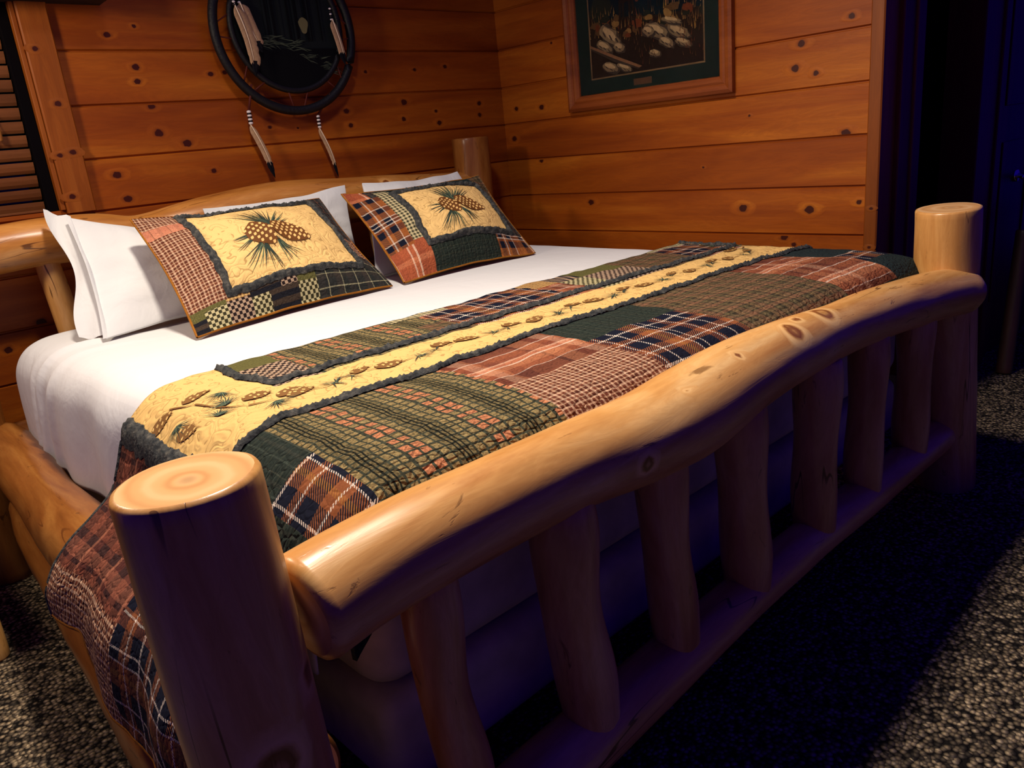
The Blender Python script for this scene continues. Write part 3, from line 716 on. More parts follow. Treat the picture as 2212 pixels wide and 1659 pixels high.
# hem binding
b = MB(); vv = [1.24 + (2.04-1.24)*k/80 for k in range(81)]
b.tube([quilt_pt(hem(v)+.004, v, -.002) for v in vv], .0038, 8); b.build('hem_binding', M['ochre'], quilt)
b = MB(); uu = [hem(1.24) + (-2.27-hem(1.24))*k/40 for k in range(41)]
b.tube([quilt_pt(u, 1.242, -.003) for u in uu], .0055, 8); b.build('hem_binding', M['PK'] if False else M['ruffle'], quilt)

# ------------------------------------------------------------------ embroidery
def poly(b, surf, pts, m, lift):
    i = [b.vert(surf(x, y, lift), (x, y, 0)) for x, y in pts]; b.face(i, m, False)
def needle(b, surf, x, y, ang, L, w, m, lift, bend=.0):
    n = 5; pl = []; pr_ = []
    for k in range(n+1):
        t_ = k/n; a = ang + bend*t_; cx = x + math.cos(ang+bend*t_*.5)*L*t_; cy = y + math.sin(ang+bend*t_*.5)*L*t_
        ww = w*(1-t_**2*.9)*.5; pl.append((cx - math.sin(a)*ww, cy + math.cos(a)*ww)); pr_.append((cx + math.sin(a)*ww, cy - math.cos(a)*ww))
    i1 = [b.vert(surf(*q, lift), (q[0], q[1], 0)) for q in pl]; i2 = [b.vert(surf(*q, lift), (q[0], q[1], 0)) for q in pr_]
    for k in range(n): b.face((i1[k], i1[k+1], i2[k+1], i2[k]), m, False)
def cone(b, surf, cx, cy, ang, L, W_, rows, md, ml, lift, gap=.8):
    """pine cone : dark body outline with rows of pale diamond scales"""
    ca, sa = math.cos(ang), math.sin(ang)
    def T(a, c): return (cx + a*ca - c*sa, cy + a*sa + c*ca)
    def wid(t_): return W_/2*(math.sin(PI*min(1, (t_*.94+.06))**.75))**.75 * (1.0 if t_ < .5 else 1)
    n = 14
    def BV(k, c):
        q = T(L*(k/n-.5), wid(k/n)*(c/4-1)); return b.vert(surf(*q, lift), (q[0], q[1], 0))
    gi = [[BV(k, c) for c in range(9)] for k in range(n+1)]
    for k in range(n):
        for c in range(8): b.face((gi[k][c], gi[k+1][c], gi[k+1][c+1], gi[k][c+1]), md, False)
    sp = L/rows
    for r in range(rows):                                  # spiky scale tips along both sides
        t_ = (r+.5)/rows; hw = wid(t_)
        for sg in (-1, 1):
            a = L*(t_-.5)
            poly(b, surf, [T(a-sp*.45, sg*hw*.8), T(a+sp*.15, sg*hw*.8), T(a+sp*.75, sg*(hw+sp*.35))], md, lift)
    for r in range(rows):
        t_ = (r+.6)/rows; hw = wid(t_)*.92; s = sp
        cols = max(1, int(hw*2/(s*1.15)))
        for c in range(cols):
            off = (c + .5 + (.25 if r % 2 else -.25))/cols*2 - 1
            if abs(off) > .9: continue
            a = L*(t_-.5); q = off*hw; e = s*gap*.42; f = s*gap*.62; k_ = off*s*.35
            poly(b, surf, [T(a-e+k_, q-f*.2), T(a-e*.3+k_, q+f), T(a+e*.8+k_, q+f*.5), T(a+e+k_, q-f*.3), T(a+e*.2+k_, q-f)], ml, lift+.0006)

b = MB(); rnd = random.Random(4)
us_ = []; x = -2.02
k = 0
while x < -.47:
    ph = k % 3
    yv = 1.585 + .012*math.sin(k*2.1)
    if ph == 0: cone(b, quilt_pt, x, yv, rnd.uniform(-.35, .35), .058, .034, 5, 0, 3, .0022, .7)
    elif ph == 1:
        for q in range(15): needle(b, quilt_pt, x+rnd.uniform(-.005,.005), yv, rnd.uniform(0, 2*PI), rnd.uniform(.022, .036), .0026, 2 if q % 3 else 4, .0022)
    else:
        cone(b, quilt_pt, x+.01, yv-.01, rnd.uniform(-.4, .6), .046, .026, 4, 0, 3, .0022, .7)
        for q in range(9): needle(b, quilt_pt, x-.02, yv+.012, rnd.uniform(0, 2*PI), rnd.uniform(.02, .032), .0024, 2, .0022)
    if k: needle(b, quilt_pt, x-.05, yv, 0, .05, .0025, 0, .002, .3)
    x += .061 + .008*rnd.random(); k += 1
# corner sprays
for (bx, by, sg) in ((-2.165, 1.47, 1), (-.40, 1.42, -1)):
    pth = [(bx-.03*sg, by-.09), (bx, by-.03), (bx+.015*sg, by+.03), (bx+.05*sg, by+.09), (bx+.10*sg, by+.11)]
    for (p_, q_) in zip(pth, pth[1:]):
        a = math.atan2(q_[1]-p_[1], q_[0]-p_[0]); needle(b, quilt_pt, p_[0], p_[1], a, math.hypot(q_[0]-p_[0], q_[1]-p_[1])*1.05, .005, 0, .002)
    for (cx, cy, an) in ((bx-.055*sg, by-.085, .5), (bx+.02*sg, by-.07, .3), (bx-.05*sg, by+.03, 1.2), (bx+.085*sg, by+.055, .2), (bx+.135*sg, by+.095, .1)):
        cone(b, quilt_pt, cx, cy, an, .056, .034, 5, 0, 3, .0022, .7)
    for (cx, cy) in ((bx-.05*sg, by-.02), (bx+.05*sg, by-.02), (bx+.0*sg, by+.075), (bx+.09*sg, by+.12), (bx+.03*sg, by+.04)):
        a0 = rnd.uniform(0, 6)
        for q in range(12): needle(b, quilt_pt, cx, cy, a0 + q*.22, rnd.uniform(.03, .05), .0026, 2 if q % 3 else 4, .0024)
b.build('pine_cone_embroidery', [M['cone_dull'], M['cone_l'], M['needle'], M['cream_band'], M['needle_l']], quilt, recalc=False)

# ------------------------------------------------------------------ pillows
def pillow_surface(BL, BR, TR, TL, thick, back, seed, edge=.0, sag=.02):
    BL, BR, TR, TL = [Vector(q) for q in (BL, BR, TR, TL)]
    nrm = ((BR-BL).cross(TL-BL)).normalized()
    if nrm.y > 0: nrm = -nrm
    W_ = ((BR-BL).length+(TR-TL).length)/2; H_ = ((TL-BL).length+(TR-BR).length)/2
    def base(s_, t_):
        # pull the sides in a little between corners
        s2 = s_ + .022*(s_-.5)*-2*math.sin(PI*max(0,min(1,t_))); t2 = t_ + .04*(t_-.5)*-2*math.sin(PI*max(0,min(1,s_))) + .012*N3(s_*5, seed, 0)
        return BL*(1-s2)*(1-t2) + BR*s2*(1-t2) + TR*s2*t2 + TL*(1-s2)*t2
    def front(s_, t_, lift=0):
        a = max(0, min(1, (s_-edge)/(1-2*edge))); c = max(0, min(1, (t_-edge)/(1-2*edge)))
        bul = (math.sin(PI*a)**.7)*(math.sin(PI*c)**.7) if 0 < a < 1 and 0 < c < 1 else 0
        w = .014*N3(s_*4+seed, t_*4, 0)*(.3+bul) + .006*N3(s_*11+seed, t_*9, 2)*bul + .004*N3(s_*3+seed, t_*15, 5)*bul
        return base(s_, t_) + nrm*(thick*bul + w + lift)
    def rear(s_, t_, lift=0):
        a = max(0, min(1, (s_-edge)/(1-2*edge))); c = max(0, min(1, (t_-edge)/(1-2*edge)))
        bul = (math.sin(PI*a)**.5)*(math.sin(PI*c)**.5) if 0 < a < 1 and 0 < c < 1 else 0
        w = .008*N3(s_*5+seed, t_*5, 9)*bul
        return base(s_, t_) - nrm*(back*bul + w + .006)
    return front, rear, W_, H_
def make_pillow(name, corners, thick, back, seed, label, group=None):
    front, rear, W_, H_ = pillow_surface(*corners, thick, back, seed)
    b = MB(); n, m = 60, 44
    ss = [.5-.5*math.cos(PI*i/n) for i in range(n+1)]; ts = [.5-.5*math.cos(PI*j/m) for j in range(m+1)]
    b.grid(n+1, m+1, lambda i, j: front(ss[i], ts[j]))
    base = len(b.v); b.grid(n+1, m+1, lambda i, j: rear(ss[i], ts[j]))
    def e(i, j, k): return k*base + i*(m+1)+j
    for i in range(n):
        b.face((e(i,0,0), e(i+1,0,0), e(i+1,0,1), e(i,0,1))); b.face((e(i,m,0), e(i+1,m,0), e(i+1,m,1), e(i,m,1)))
    for j in range(m):
        b.face((e(0,j,0), e(0,j+1,0), e(0,j+1,1), e(0,j,1))); b.face((e(n,j,0), e(n,j+1,0), e(n,j+1,1), e(n,j,1)))
    o = b.build(name, M['pillow']); tag(o, label, 'pillow', group); return o, front
pa, fa = make_pillow('white_pillow', ((-2.105,-.560,.750), (-1.50,-.50,.748), (-1.62,-.30,.965), (-2.05,-.29,1.070)), .045, .05, 2, 'plump white pillow at the left end of the bed, leaning beside the left sham')
pb, fb = make_pillow('white_pillow', ((-1.66,-.37,.745), (-1.12,-.34,.745), (-1.085,-.25,1.062), (-1.64,-.26,1.045)), .035, .020, 8, 'white pillow behind the left sham, a strip of it showing above the sham')
pc_, fc = make_pillow('white_pillow', ((-1.17,-.50,.742), (-.48,-.50,.742), (-.55,-.27,1.06), (-1.02,-.27,1.062)), .05, .06, 14, 'white pillow behind the right sham, only its top edge showing')
# open hem of the front pillowcase : back layer stands apart from the front layer
b = MB()
def flap(i, j):
    t_ = i/30; p_ = fa(0.0, t_) + Vector((.012, .03, 0)); w_ = .050 + .014*math.sin(t_*8+.6)
    q = p_ + Vector((-w_, .055*(1-t_*.5), .028*t_))
    return p_.lerp(q, j/6) + Vector((0, -.004*math.sin(j*1.1), .005*math.sin(j*1.3+t_*7)))
b.grid(31, 7, flap); b.build('pillowcase_hem', M['pillow'], pa)
b = MB()
def lip(i, j):
    t_ = i/30; p_ = fa(0.006, t_); gap = math.sin(PI*min(1, t_*1.05))**.5
    return p_ + Vector((-.012*j/3, -.010*gap*math.sin(j/3*PI*.5), .002*math.sin(t_*15)))
b.grid(31, 4, lip); b.build('pillowcase_hem', M['pillow'], pa)

def make_sham(corners, thick, back, seed, label, zones, panel, mats, cone_c, cs):
    front, rear, W_, H_ = pillow_surface(*corners, thick, back, seed, .02)
    root = empty('pillow_sham', corners[0]); tag(root, label, 'pillow sham', 'pine cone pillow shams')
    SU = lines(0, 1, sorted(set([z[0] for z in zones]+[z[1] for z in zones]+[panel[0], panel[1]])), .0125)
    ST = lines(0, 1, sorted(set([z[2] for z in zones]+[z[3] for z in zones]+[panel[2], panel[3]])), .016)
    b = MB(); names = list(mats); n, m = len(SU), len(ST)
    def mf(i, j):
        s_, t_ = (SU[i]+SU[min(i+1,n-1)])/2, (ST[j]+ST[min(j+1,m-1)])/2
        if panel[0] < s_ < panel[1] and panel[2] < t_ < panel[3]: return names.index('cream')
        for z in zones:
            if z[0] <= s_ <= z[1] and z[2] <= t_ <= z[3]: return names.index(z[4])
        return names.index('PK')
    b.grid(n, m, lambda i, j: front(SU[i], ST[j]), mf, pcfn=lambda i, j: (SU[i]*W_+seed, ST[j]*H_, 0))
    b.build('front_panel', [M[k] for k in names], root)
    b = MB(); ss = [.5-.5*math.cos(PI*i/50) for i in range(51)]; ts = [.5-.5*math.cos(PI*j/36) for j in range(37)]
    b.grid(51, 37, lambda i, j: rear(ss[i], ts[j]), pcfn=lambda i, j: (ss[i]*W_, ts[j]*H_, 0))
    b.build('back_panel', M['ochre'], root)['label'] = 'plain ochre back'
    # piping round the edge
    b = MB(); ring = [(k/60, 0) for k in range(60)] + [(1, k/40) for k in range(40)] + [(1-k/60, 1) for k in range(60)] + [(0, 1-k/40) for k in range(41)]
    b.tube([(front(s_, t_)+rear(s_, t_))/2 for s_, t_ in ring], .0034, 8, cap=False); b.build('piping', M['ochre'], root)
    # ruffle around the cream panel
    a0, a1, c0, c1 = panel
    def sf(x, y, lift=0): return front(x/W_, y/H_, lift)
    pts = [(a0*W_, c1*H_)] + [(a0*W_, lerp(c1, c0, k/4)*H_) for k in range(1, 5)] + [(lerp(a0, a1, k/5)*W_, c0*H_) for k in range(1, 6)] + [(a1*W_, lerp(c0, c1, k/4)*H_) for k in range(1, 5)] + [(lerp(a1, a0, k/5)*W_, c1*H_) for k in range(1, 6)]
    ruffle('ruffle', pts, sf, root, .024, .009, .004, seed+.5)
    # embroidery
    b = MB(); ex, ey = cone_c[0]*W_, cone_c[1]*H_; R = random.Random(int(seed*10)); r1 = .0016
    def fan(x, y, a0, a1, n, L0, L1, bend=0):
        for k in range(n):
            a = lerp(a0, a1, (k+.5*R.random())/n); needle(b, sf, x, y, a, R.uniform(L0, L1)*cs, .0034*cs, 2 if R.random() < .7 else 3, r1, bend*R.uniform(-1, 1))
    fan(ex+.005*cs, ey+.02*cs, .35, 2.5, 30, .08, .135, .25)
    fan(ex-.045*cs, ey-.01*cs, 2.95, 3.75, 7, .07, .10, .3); fan(ex-.04*cs, ey-.03*cs, 3.7, 5.1, 17, .07, .115, .25); fan(ex+.0*cs, ey-.025*cs, 4.8, 5.5, 7, .07, .10, .2)
    cone(b, sf, ex-.034*cs, ey-.008*cs, -.85, .094*cs, .086*cs, 7, 0, 1, r1+.0008, .80)
    cone(b, sf, ex+.060*cs, ey-.006*cs, -.55, .125*cs, .080*cs, 9, 0, 1, r1+.0022, .80)
    b.build('pine_cone_embroidery', [M['cone_d'], M['cone_l'], M['needle'], M['needle_l']], root, recalc=False)
    return root
Z1 = [(0, .2, .78, .87, 'SALM'), (0, .2, .16, 1, 'E'), (0, .06, 0, .09, 'S'), (.06, .16, 0, .13, 'CK'), (0, .16, .09, .16, 'O'), (.16, .27, .14, .25, 'G'), (.16, .27, 0, .14, 'CK2'), (.27, .42, .12, .25, 'S'), (.27, .36, 0, .12, 'CK'), (.36, .5, 0, .12, 'S'), (.42, .5, .12, .25, 'CK2'), (.5, .6, .12, .25, 'O'), (.5, .6, 0, .12, 'CK'), (.6, 1, 0, .22, 'P'), (.88, 1, .3, .5, 'E')]
make_sham(((-1.955,-.820,.748), (-1.262,-.730,.746), (-1.285,-.395,1.035), (-1.935,-.455,1.052)), .085, .085, 3.0,
    'left pine cone sham with rust checked side strip and checkerboard lower edge', Z1, (.185, .90, .185, .96), ['cream', 'SALM', 'E', 'S', 'CK', 'O', 'G', 'CK2', 'P', 'PK'], (.50, .55), 1.15)
Z2 = [(0, .12, .87, 1, 'RW'), (0, .14, 0, .27, 'RW'), (.0, .16, .27, .87, 'CO'), (.16, .24, .3, .95, 'F'), (.24, .74, 0, .25, 'B'), (.14, .24, 0, .3, 'RW'), (.74, 1, 0, .2, 'CO'), (.2, .9, .85, 1, 'B2'), (.9, 1, .5, 1, 'A2')]
make_sham(((-1.215,-.735,.748), (-.605,-.745,.747), (-.585,-.44,1.043), (-1.205,-.415,1.040)), .088, .085, 6.0,
    'right pine cone sham with orange and navy plaid side strip, nearer the corner', Z2, (.24, .89, .22, .86), ['cream', 'RW', 'CO', 'F', 'B', 'B2', 'A2', 'PK'], (.56, .54), 1.05)

# ------------------------------------------------------------------ framed picture on the right wall
fr = empty('framed_picture', (-.02, -.845, 1.255)); tag(fr, 'wildlife picture in an oak frame with dark green mat on the right wall', 'picture')
FY0, FY1, FZ0, FZ1 = -1.245, -.44, 1.252, 1.90
M['oak'] = planks_mat('oak_frame', 1, (112, 50, 18), (150, 76, 30), (176, 98, 42), plank=False)
b = MB()
prof = [(0, 0), (0, -.024), (.012, -.030), (.026, -.026), (.032, -.020), (.040, -.024), (.050, -.022), (.058, -.014), (.062, -.006), (.062, 0)]
cs_ = [(FY0, FZ0, 1, 1), (FY1, FZ0, -1, 1), (FY1, FZ1, -1, -1), (FY0, FZ1, 1, -1)]
idx = [[b.vert((d_, y+sy*w, z+sz*w)) for w, d_ in prof] for (y, z, sy, sz) in cs_]
for k in range(4):
    A, B_ = idx[k], idx[(k+1)%4]
    for q in range(len(prof)-1): b.face((A[q], B_[q], B_[q+1], A[q+1]), 0, False)
b.build('frame', M['oak'], fr)
b = MB(); b.bbox(-.006, -.003, FY0+.06, FY1-.06, FZ0+.06, FZ1-.06, .001); b.build('mat_board', plain('green_mat', (26, 38, 34), .8, .1, 0, 60), fr)
PY0, PY1, PZ0, PZ1 = -1.118, -.573, 1.375, 1.79
b = MB()
for (y0, y1, z0, z1) in ((PY0-.006, PY1+.006, PZ0-.006, PZ0), (PY0-.006, PY1+.006, PZ1, PZ1+.006), (PY0-.006, PY0, PZ0, PZ1), (PY1, PY1+.006, PZ0, PZ1)):
    b.bbox(-.0085, -.006, y0, y1, z0, z1, .001)
b.build('fillet', plain('mat_fillet', (122, 92, 60), .6, .2), fr)
# painting : plain invented night scene with rocks, brush and grazing deer
PC = {'sky': (10, 26, 34), 'ground': (40, 26, 20), 'grass': (136, 102, 54), 'grass2': (92, 64, 36), 'rock': (128, 106, 76), 'rock_l': (182, 152, 108), 'rock_d': (66, 54, 44), 'elk': (40, 26, 20), 'elk_l': (132, 92, 62), 'rust': (104, 50, 26), 'bush': (34, 36, 28), 'gold': (150, 112, 54)}
pk = list(PC); pm = [plain('paint_'+k, PC[k], .7, .1, 0, 90) for k in pk]
b = MB(); R = random.Random(3); lay = [0]
def L2(y, z, d_): return (-.0066-d_, lerp(PY1, PY0, y), lerp(PZ0, PZ1, z))
def pp(pts, c, j=0):
    lay[0] += .000006
    b.face([b.vert(L2(max(0, min(1, y)), max(0, min(1, z)), lay[0])) for y, z in pts], pk.index(c), False)
def blob(cy, cz, ry, rz, c, an=0, n=14, w=.18):
    sd = R.random()*99; pts = []
    for k in range(n):
        a = 2*PI*k/n; r_ = 1+w*N3(math.cos(a)*2+sd, math.sin(a)*2, 0)*2
        x_, y_ = math.cos(a)*ry*r_, math.sin(a)*rz*r_
        pts.append((cy+x_*math.cos(an)-y_*math.sin(an)*.9, cz+x_*math.sin(an)*1.2+y_*math.cos(an)))
    pp(pts, c)
pp([(0,0),(1,0),(1,1),(0,1)], 'sky'); pp([(0,0),(1,0),(1,.46),(.7,.45),(.4,.50),(.2,.52),(0,.58)], 'ground')
blob(.12, .60, .10, .16, 'bush'); blob(.45, .78, .14, .12, 'sky')
for k in range(230):
    y = R.random(); z = lerp(.28, .52, R.random()) + (.08 if y < .25 else 0)
    c = R.choice(['grass', 'grass2', 'gold' if y > .6 or y < .25 else 'rust', 'grass2']); h_ = R.uniform(.03, .09)
    pp([(y-.004, z), (y+.004, z), (y+R.uniform(-.012, .012), z+h_)], c)
for k in range(40): blob(R.random(), R.uniform(.33, .52), R.uniform(.02, .05), R.uniform(.02, .04), R.choice(['grass', 'grass2', 'bush', 'rust']))
def animal(x, z, s, c, cl):
    blob(x, z+.12*s, .07*s, .07*s, c, .05); blob(x-.05*s, z+.20*s, .02*s, .07*s, c, .3); blob(x-.075*s, z+.26*s, .03*s, .02*s, cl, -.2)
    for dx in (-.045, -.025, .03, .05): pp([(x+dx*s-.006*s, z+.1*s), (x+dx*s+.008*s, z+.1*s), (x+dx*s+.004*s, z-.07*s), (x+dx*s-.004*s, z-.07*s)], c)
    blob(x+.02*s, z+.145*s, .04*s, .025*s, cl)
blob(.36, .78, .07, .16, 'elk', -.15); blob(.38, .80, .025, .12, 'elk_l', -.1)
for dx, l_ in ((-.045, .34), (-.02, .40), (.03, .36), (.055, .38)): pp([(.35+dx-.012, .72), (.35+dx+.014, .72), (.355+dx*1.5+.006, l_), (.355+dx*1.5-.006, l_)], 'elk')
animal(.60, .60, 1.0, 'elk', 'elk_l'); blob(.62, .72, .03, .06, 'rust'); animal(.74, .58, .7, 'elk_l', 'elk_l'); animal(.92, .60, .6, 'elk', 'elk_l'); blob(.455, .66, .02, .05, 'rust')
for (y, z, ry, rz, an) in ((.20, .36, .13, .075, -.75), (.14, .27, .09, .05, -.5), (.28, .24, .06, .05, -.4), (.62, .32, .12, .07, -.45), (.55, .33, .06, .05, -.4), (.80, .28, .11, .055, -.45), (.70, .21, .075, .045, -.5), (.60, .13, .06, .035, -.3), (.84, .18, .08, .035, -.4), (.19, .07, .09, .05, -.35), (.32, .05, .08, .035, -.4), (.75, .38, .10, .03, -.3)):
    blob(y, z, ry, rz, 'rock_d', an); blob(y-.005, z+.01, ry*.88, rz*.82, 'rock', an); blob(y-.008, z+.022, ry*.6, rz*.45, 'rock_l', an)
    for q in range(3): blob(y+(q-1)*ry*.45, z-.012-(q-1)*rz*.5, ry*.22, rz*.10, 'rock_d', an-.3)
pp([(0, .27), (.0, .31), (.25, .17), (.48, .045), (.44, .03), (.22, .13)], 'elk_l'); pp([(0, .27), (.0, .285), (.24, .145), (.46, .03), (.44, .025), (.22, .125)], 'rock_d')
for k in range(50):
    y = R.uniform(.4, .6) if k < 25 else R.uniform(.8, 1); z = R.uniform(.05, .3); pp([(y-.003, z), (y+.003, z), (y+R.uniform(-.012, .012), z+R.uniform(.03, .07))], R.choice(['grass2', 'rust', 'bush']))
b.build('painting', pm, fr, recalc=False)
b = MB(); b.bbox(-.0085, -.006, -.877, -.788, 1.325, 1.350, .001)
pl = b.build('title_plaque', plain('brass_dull', (96, 66, 44), .4, .4, .4), fr); pl['label'] = 'small dull brass plaque'
b = MB(); b.bbox(-.0105, -.0096, FY0+.06, FY1-.06, FZ0+.06, FZ1-.06, .0003)
t = NT('picture_glass'); t.b.inputs['Transmission Weight'].default_value = 1; t.b.inputs['IOR'].default_value = 1.1
b.build('glass_pane', t.fin((1, 1, 1, 1), .02, None, .25), fr)

# ------------------------------------------------------------------ dream catcher
dc = empty('dream_catcher', (-1.106, -.03, 1.335)); tag(dc, 'round black dream catcher with feathers and a dark painted centre on the back wall', 'wall hanging')
HC = Vector((-1.106, -.045, 1.625)); HR = .278; IC = Vector((-1.098, -.045, 1.640)); IR = .222
t = NT('black_leather'); g = t.n('ShaderNodeNewGeometry').outputs['Position']
M['leather'] = t.fin(lin((14, 12, 16)), .55, t.bump(t.noise(g, 110, 2), .4, .004), .3)
def circ(c, r, n, y=None): return [c + Vector((math.cos(2*PI*k/n)*r, 0, math.sin(2*PI*k/n)*r)) for k in range(n+1)]
b = MB(); b.tube(circ(HC, HR, 96), .0165, 14, cap=False); b.build('hoop', M['leather'], dc)
b = MB(); b.tube(circ(IC, IR, 80), .011, 12, cap=False); b.build('inner_ring', M['leather'], dc)
b = MB()
c0 = b.vert(IC + Vector((0, .004, 0)))
rg = [b.vert(IC + Vector((math.cos(2*PI*k/64)*IR, .004, math.sin(2*PI*k/64)*IR))) for k in range(64)]
for k in range(64): b.face((rg[k], rg[(k+1)%64], c0), 0, False)
R = random.Random(9); pcol = ['c0', 'c1', 'c2', 'c3']; lay = [0.0]
cm = [plain('canvas_night', (24, 29, 30), .8, .1, 0, 14), plain('canvas_brush', (70, 78, 62), .8, .1), plain('canvas_pale', (110, 104, 70), .8, .1), plain('canvas_dark', (8, 8, 12), .8, .1)]
def cp(pts, m):
    lay[0] += .00001
    b.face([b.vert((IC.x + x*IR, IC.y - .001 - lay[0], IC.z + z*IR)) for x, z in pts], m, False)
cp([(math.cos(a)*.97, math.sin(a)*.97) for a in [PI+.35+(PI-.7)*k/16 for k in range(17)]], 3)
for k in range(14): # dark trunks
    x = R.uniform(-.4, .75); w = R.uniform(.012, .03); cp([(x-w, -.2), (x+w, -.2), (x+w*.7, .75), (x-w*.7, .75)], 3 if k % 2 else 0)
for k in range(90): # brush strokes of grass
    x = R.uniform(-.7, .75); z = -.42 + .22*math.sin(x*2.6+2.4) + R.uniform(-.10, .08); a = R.uniform(-.5, .3); L = R.uniform(.12, .30)
    cp([(x, z), (x+math.cos(a)*L*.5, z+math.sin(a)*L*.5+.012), (x+math.cos(a)*L, z+math.sin(a)*L+R.uniform(-.03,.03)), (x+math.cos(a)*L*.5, z+math.sin(a)*L*.5-.004)], R.choice([1, 1, 0, 1]))
cp([(.30+math.cos(a)*.085*(1+.2*math.sin(3*a)), .03+math.sin(a)*.13) for a in [2*PI*k/14 for k in range(14)]], 2)
b.build('painted_disc', cm, dc, recalc=False)
M['cord'] = plain('lacing_cord', (86, 34, 26), .7, .2)
for k in range(16):
    a = 2*PI*(k+.5)/16; a2 = a + (.13 if k % 2 else -.13)
    b = MB(); b.tube([IC + Vector((math.cos(a)*IR, -.002, math.sin(a)*IR)), HC + Vector((math.cos(a2)*HR, -.002, math.sin(a2)*HR))], .0028, 6); b.build('lacing', M['cord'], dc)
M['vane'] = plain('feather_vane', (176, 140, 106), .8, .1, 0, 120); M['vane_tip'] = plain('feather_tip', (14, 13, 20), .8, .1); M['quill'] = plain('quill', (236, 214, 184), .5, .3)
M['bead_w'] = plain('bead_white', (226, 216, 214), .4, .4); M['bead_d'] = plain('bead_dark', (24, 14, 20), .5, .3)
def feather(root, tip, wl, wr, bend, y0, notch=True, tipf=.78):
    r0, r1 = Vector((root[0], y0, root[1])), Vector((tip[0], y0-.012, tip[1]))
    d_ = (r1-r0); sd = Vector((d_.z, 0, -d_.x)).normalized(); n = 26; b = MB(); R = random.Random(int(abs(root[0])*1000))
    def cl(t_): return r0 + d_*t_ + sd*bend*math.sin(PI*t_)
    for sgn, w in ((-1, wl), (1, wr)):
        prev = None
        for k in range(n+1):
            t_ = k/n; env = min(1, (t_/.10))**.6 * (1 - max(0, (t_-.72)/.28)**1.6)
            ww = w*env*(1 - (.25*R.random() if notch and t_ > .62 else .03*R.random())); c = cl(t_)
            row = [b.vert(c), b.vert(c + sd*sgn*ww*.5 + Vector((0, -.004, 0)) - d_.normalized()*(-.004)), b.vert(c + sd*sgn*ww + Vector((0, .002, 0)) + d_.normalized()*.012*min(1, t_*4))]
            if prev:
                for q in range(2): b.face((prev[q], row[q], row[q+1], prev[q+1]), 0 if t_ < tipf + .04*R.random() else 1)
            prev = row
    f = b.build('feather', [M['vane'], M['vane_tip']], dc, recalc=False)
    b = MB(); b.tube([cl(t_/12 * .84 - .03) + Vector((0, -.003, 0)) for t_ in range(13)], [.0024*(1-.7*t_/12) for t_ in range(13)], 6); b.build('quill', M['quill'], f)
    return f
def beads(f, x, z, n, dz, y, r=.0058):
    for k in range(n):
        b = MB(); zz = z - k*dz; pr = [(.25, -.5), (.8, -.35), (1, 0), (.8, .35), (.25, .5)]
        b.tube([(x, y, zz + q*r*1.3) for s_, q in pr], [s_*r for s_, q in pr], 10); b.build('bead', M['bead_w'] if k % 2 == 0 else M['bead_d'], f)
f1 = feather((-1.302, 1.702), (-1.276, 1.478), .030, .016, -.012, -.068, True, .82)
f2 = feather((-1.277, 1.712), (-1.232, 1.560), .028, .036, .004, -.060, True, .82)
f3 = feather((-.914, 1.665), (-.893, 1.515), .012, .018, -.004, -.066, False, .75)
f4 = feather((-1.310, 1.308), (-1.258, 1.122), .013, .015, -.008, -.035, True, .72)
f5 = feather((-1.028, 1.280), (-.984, 1.098), .006, .012, -.010, -.035, True, .72)
beads(f1, -1.304, 1.735, 4, .010, -.068); beads(f2, -1.280, 1.735, 3, .010, -.060); beads(f3, -.918, 1.705, 5, .0095, -.066, .005)
beads(f4, -1.308, 1.352, 7, .0065, -.038, .0085); beads(f5, -1.026, 1.322, 7, .0065, -.038, .0075)
for (x0, z0, x1, z1) in ((-1.285, 1.445, -1.307, 1.355), (-.965, 1.40, -1.025, 1.325)):
    b = MB(); b.tube([(x0, -.05, z0), (lerp(x0, x1, .6), -.05, lerp(z0, z1, .5)), (x1, -.036, z1)], .0045, 8); b.build('leather_thong', M['cord'], dc)

# ------------------------------------------------------------------ nightstand (only a log leg shows) and side table with plant
ns = empty('nightstand', (-2.78, -.42, 0)); tag(ns, 'small log nightstand at the left edge, one leg standing on the carpet', 'nightstand')
for (x, y) in ((-2.572, -.60), (-2.95, -.60), (-2.70, -.20), (-2.95, -.20)):
    log('leg', [(x, y, 0), (x+.002, y, .2), (x, y, .46)], [.036, .034, .034], ns, seed=90+x+y, n=24, lump=.06)
b = MB(); b.bbox(-3.0, -2.545, -.65, -.15, .46, .50, .012); b.build('tabletop', M['log_old'] and M['trim_z'], ns)
st_ = empty('side_table', (1.4, -2.0, 0)); tag(st_, 'rustic log side table at the far right edge in shadow', 'table')
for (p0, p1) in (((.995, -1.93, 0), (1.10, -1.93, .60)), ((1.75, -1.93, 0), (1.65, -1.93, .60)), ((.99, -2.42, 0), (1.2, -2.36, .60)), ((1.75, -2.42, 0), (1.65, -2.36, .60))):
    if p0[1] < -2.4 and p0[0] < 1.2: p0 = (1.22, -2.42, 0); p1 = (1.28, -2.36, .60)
    log('leg', [p0, ((p0[0]+p1[0])/2, (p0[1]+p1[1])/2, .3), p1], [.032, .030, .03], st_, 'log_shaded', seed=p0[0]*9, n=20, lump=.06)
b = MB(); b.bbox(1.13, 1.8, -2.38, -1.92, .60, .635, .012); b.build('tabletop', M['jamb'], st_)  # dark wood puts the shade into the tabletop colour too
hp = empty('houseplant', (1.25, -2.1, .636)); tag(hp, 'small dark leafy plant on the side table at the right edge', 'plant')
b = MB(); b.tube([(1.25, -2.1, .637), (1.25, -2.1, .66), (1.25, -2.1, .74), (1.25, -2.1, .75)], [.05, .055, .07, .072], 20); b.build('plant_pot', plain('pot_dark', (40, 30, 28), .6), hp)
b = MB(); R = random.Random(5)
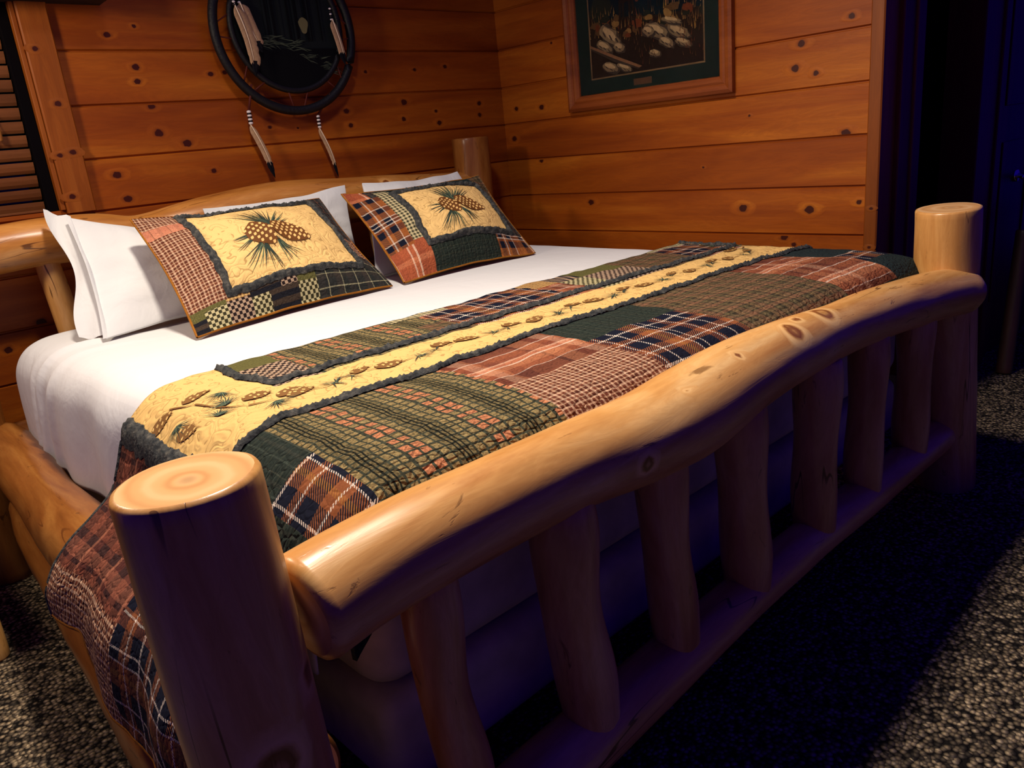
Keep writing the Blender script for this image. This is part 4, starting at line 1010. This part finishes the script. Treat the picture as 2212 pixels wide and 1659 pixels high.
for k in range(60):
    a = R.uniform(0, 2*PI); e = R.uniform(.2, 1.3); L = R.uniform(.12, .24); p_ = Vector((1.25, -2.1, .75)); dr = Vector((math.cos(a)*math.cos(e), math.sin(a)*math.cos(e), math.sin(e)))
    s_ = dr.cross(Vector((0,0,1))).normalized(); q = p_ + dr*L + Vector((0, 0, -.03)); m = p_ + dr*L*.6
    i = [b.vert(p_), b.vert(m + s_*.012), b.vert(q), b.vert(m - s_*.012)]; b.face((i[0], i[1], i[2]), 0, False); b.face((i[0], i[2], i[3]), 0, False)
b.build('foliage', plain('leaf', (58, 72, 48), .6), hp)

# ------------------------------------------------------------------ camera
cam = bpy.data.objects.new('camera', bpy.data.cameras.new('camera')); COL.objects.link(cam)
CR, CU, CF = ((0.719657, -0.687703, -0.095702), (0.271525, 0.151886, 0.950371), (0.639037, 0.709926, -0.296035))
CP = (-2.712956, -2.879520, 1.161865)
mw = Matrix(((CR[0], CU[0], -CF[0], CP[0]), (CR[1], CU[1], -CF[1], CP[1]), (CR[2], CU[2], -CF[2], CP[2]), (0, 0, 0, 1)))
cam.matrix_world = mw; cam.data.sensor_width = 36; cam.data.lens = 36*1690.67/2212; cam.data.clip_start = .02
SC.camera = cam

# ------------------------------------------------------------------ light
def light(name, ty, loc, e, col, size=.1):
    l = bpy.data.lights.new(name, ty); l.energy = e; l.color = col; l.shadow_soft_size = size
    o = bpy.data.objects.new(name, l); COL.objects.link(o); o.location = loc; return o
cl = light('ceiling_lamp', 'SPOT', (-1.85, -1.46, 2.7), 300, (1, .88, .74), .13)
cl.data.spot_size = math.radians(146); cl.data.spot_blend = 1.0
cl.rotation_euler = (Vector((-1.72, -1.98, .6))-cl.location).to_track_quat('-Z', 'Y').to_euler()
light('bedside_lamp', 'POINT', (-2.85, -.66, 1.80), 42, (1, .82, .60), .10)
w = bpy.data.worlds.new('night'); SC.world = w; w.use_nodes = True
w.node_tree.nodes['Background'].inputs[0].default_value = (.035, .008, 1.0, 1); w.node_tree.nodes['Background'].inputs[1].default_value = .15
SC.view_settings.view_transform = 'Standard'; SC.view_settings.look = 'None'; SC.view_settings.gamma = 1; SC.view_settings.exposure = 0.0
SC.view_settings.use_curve_mapping = False
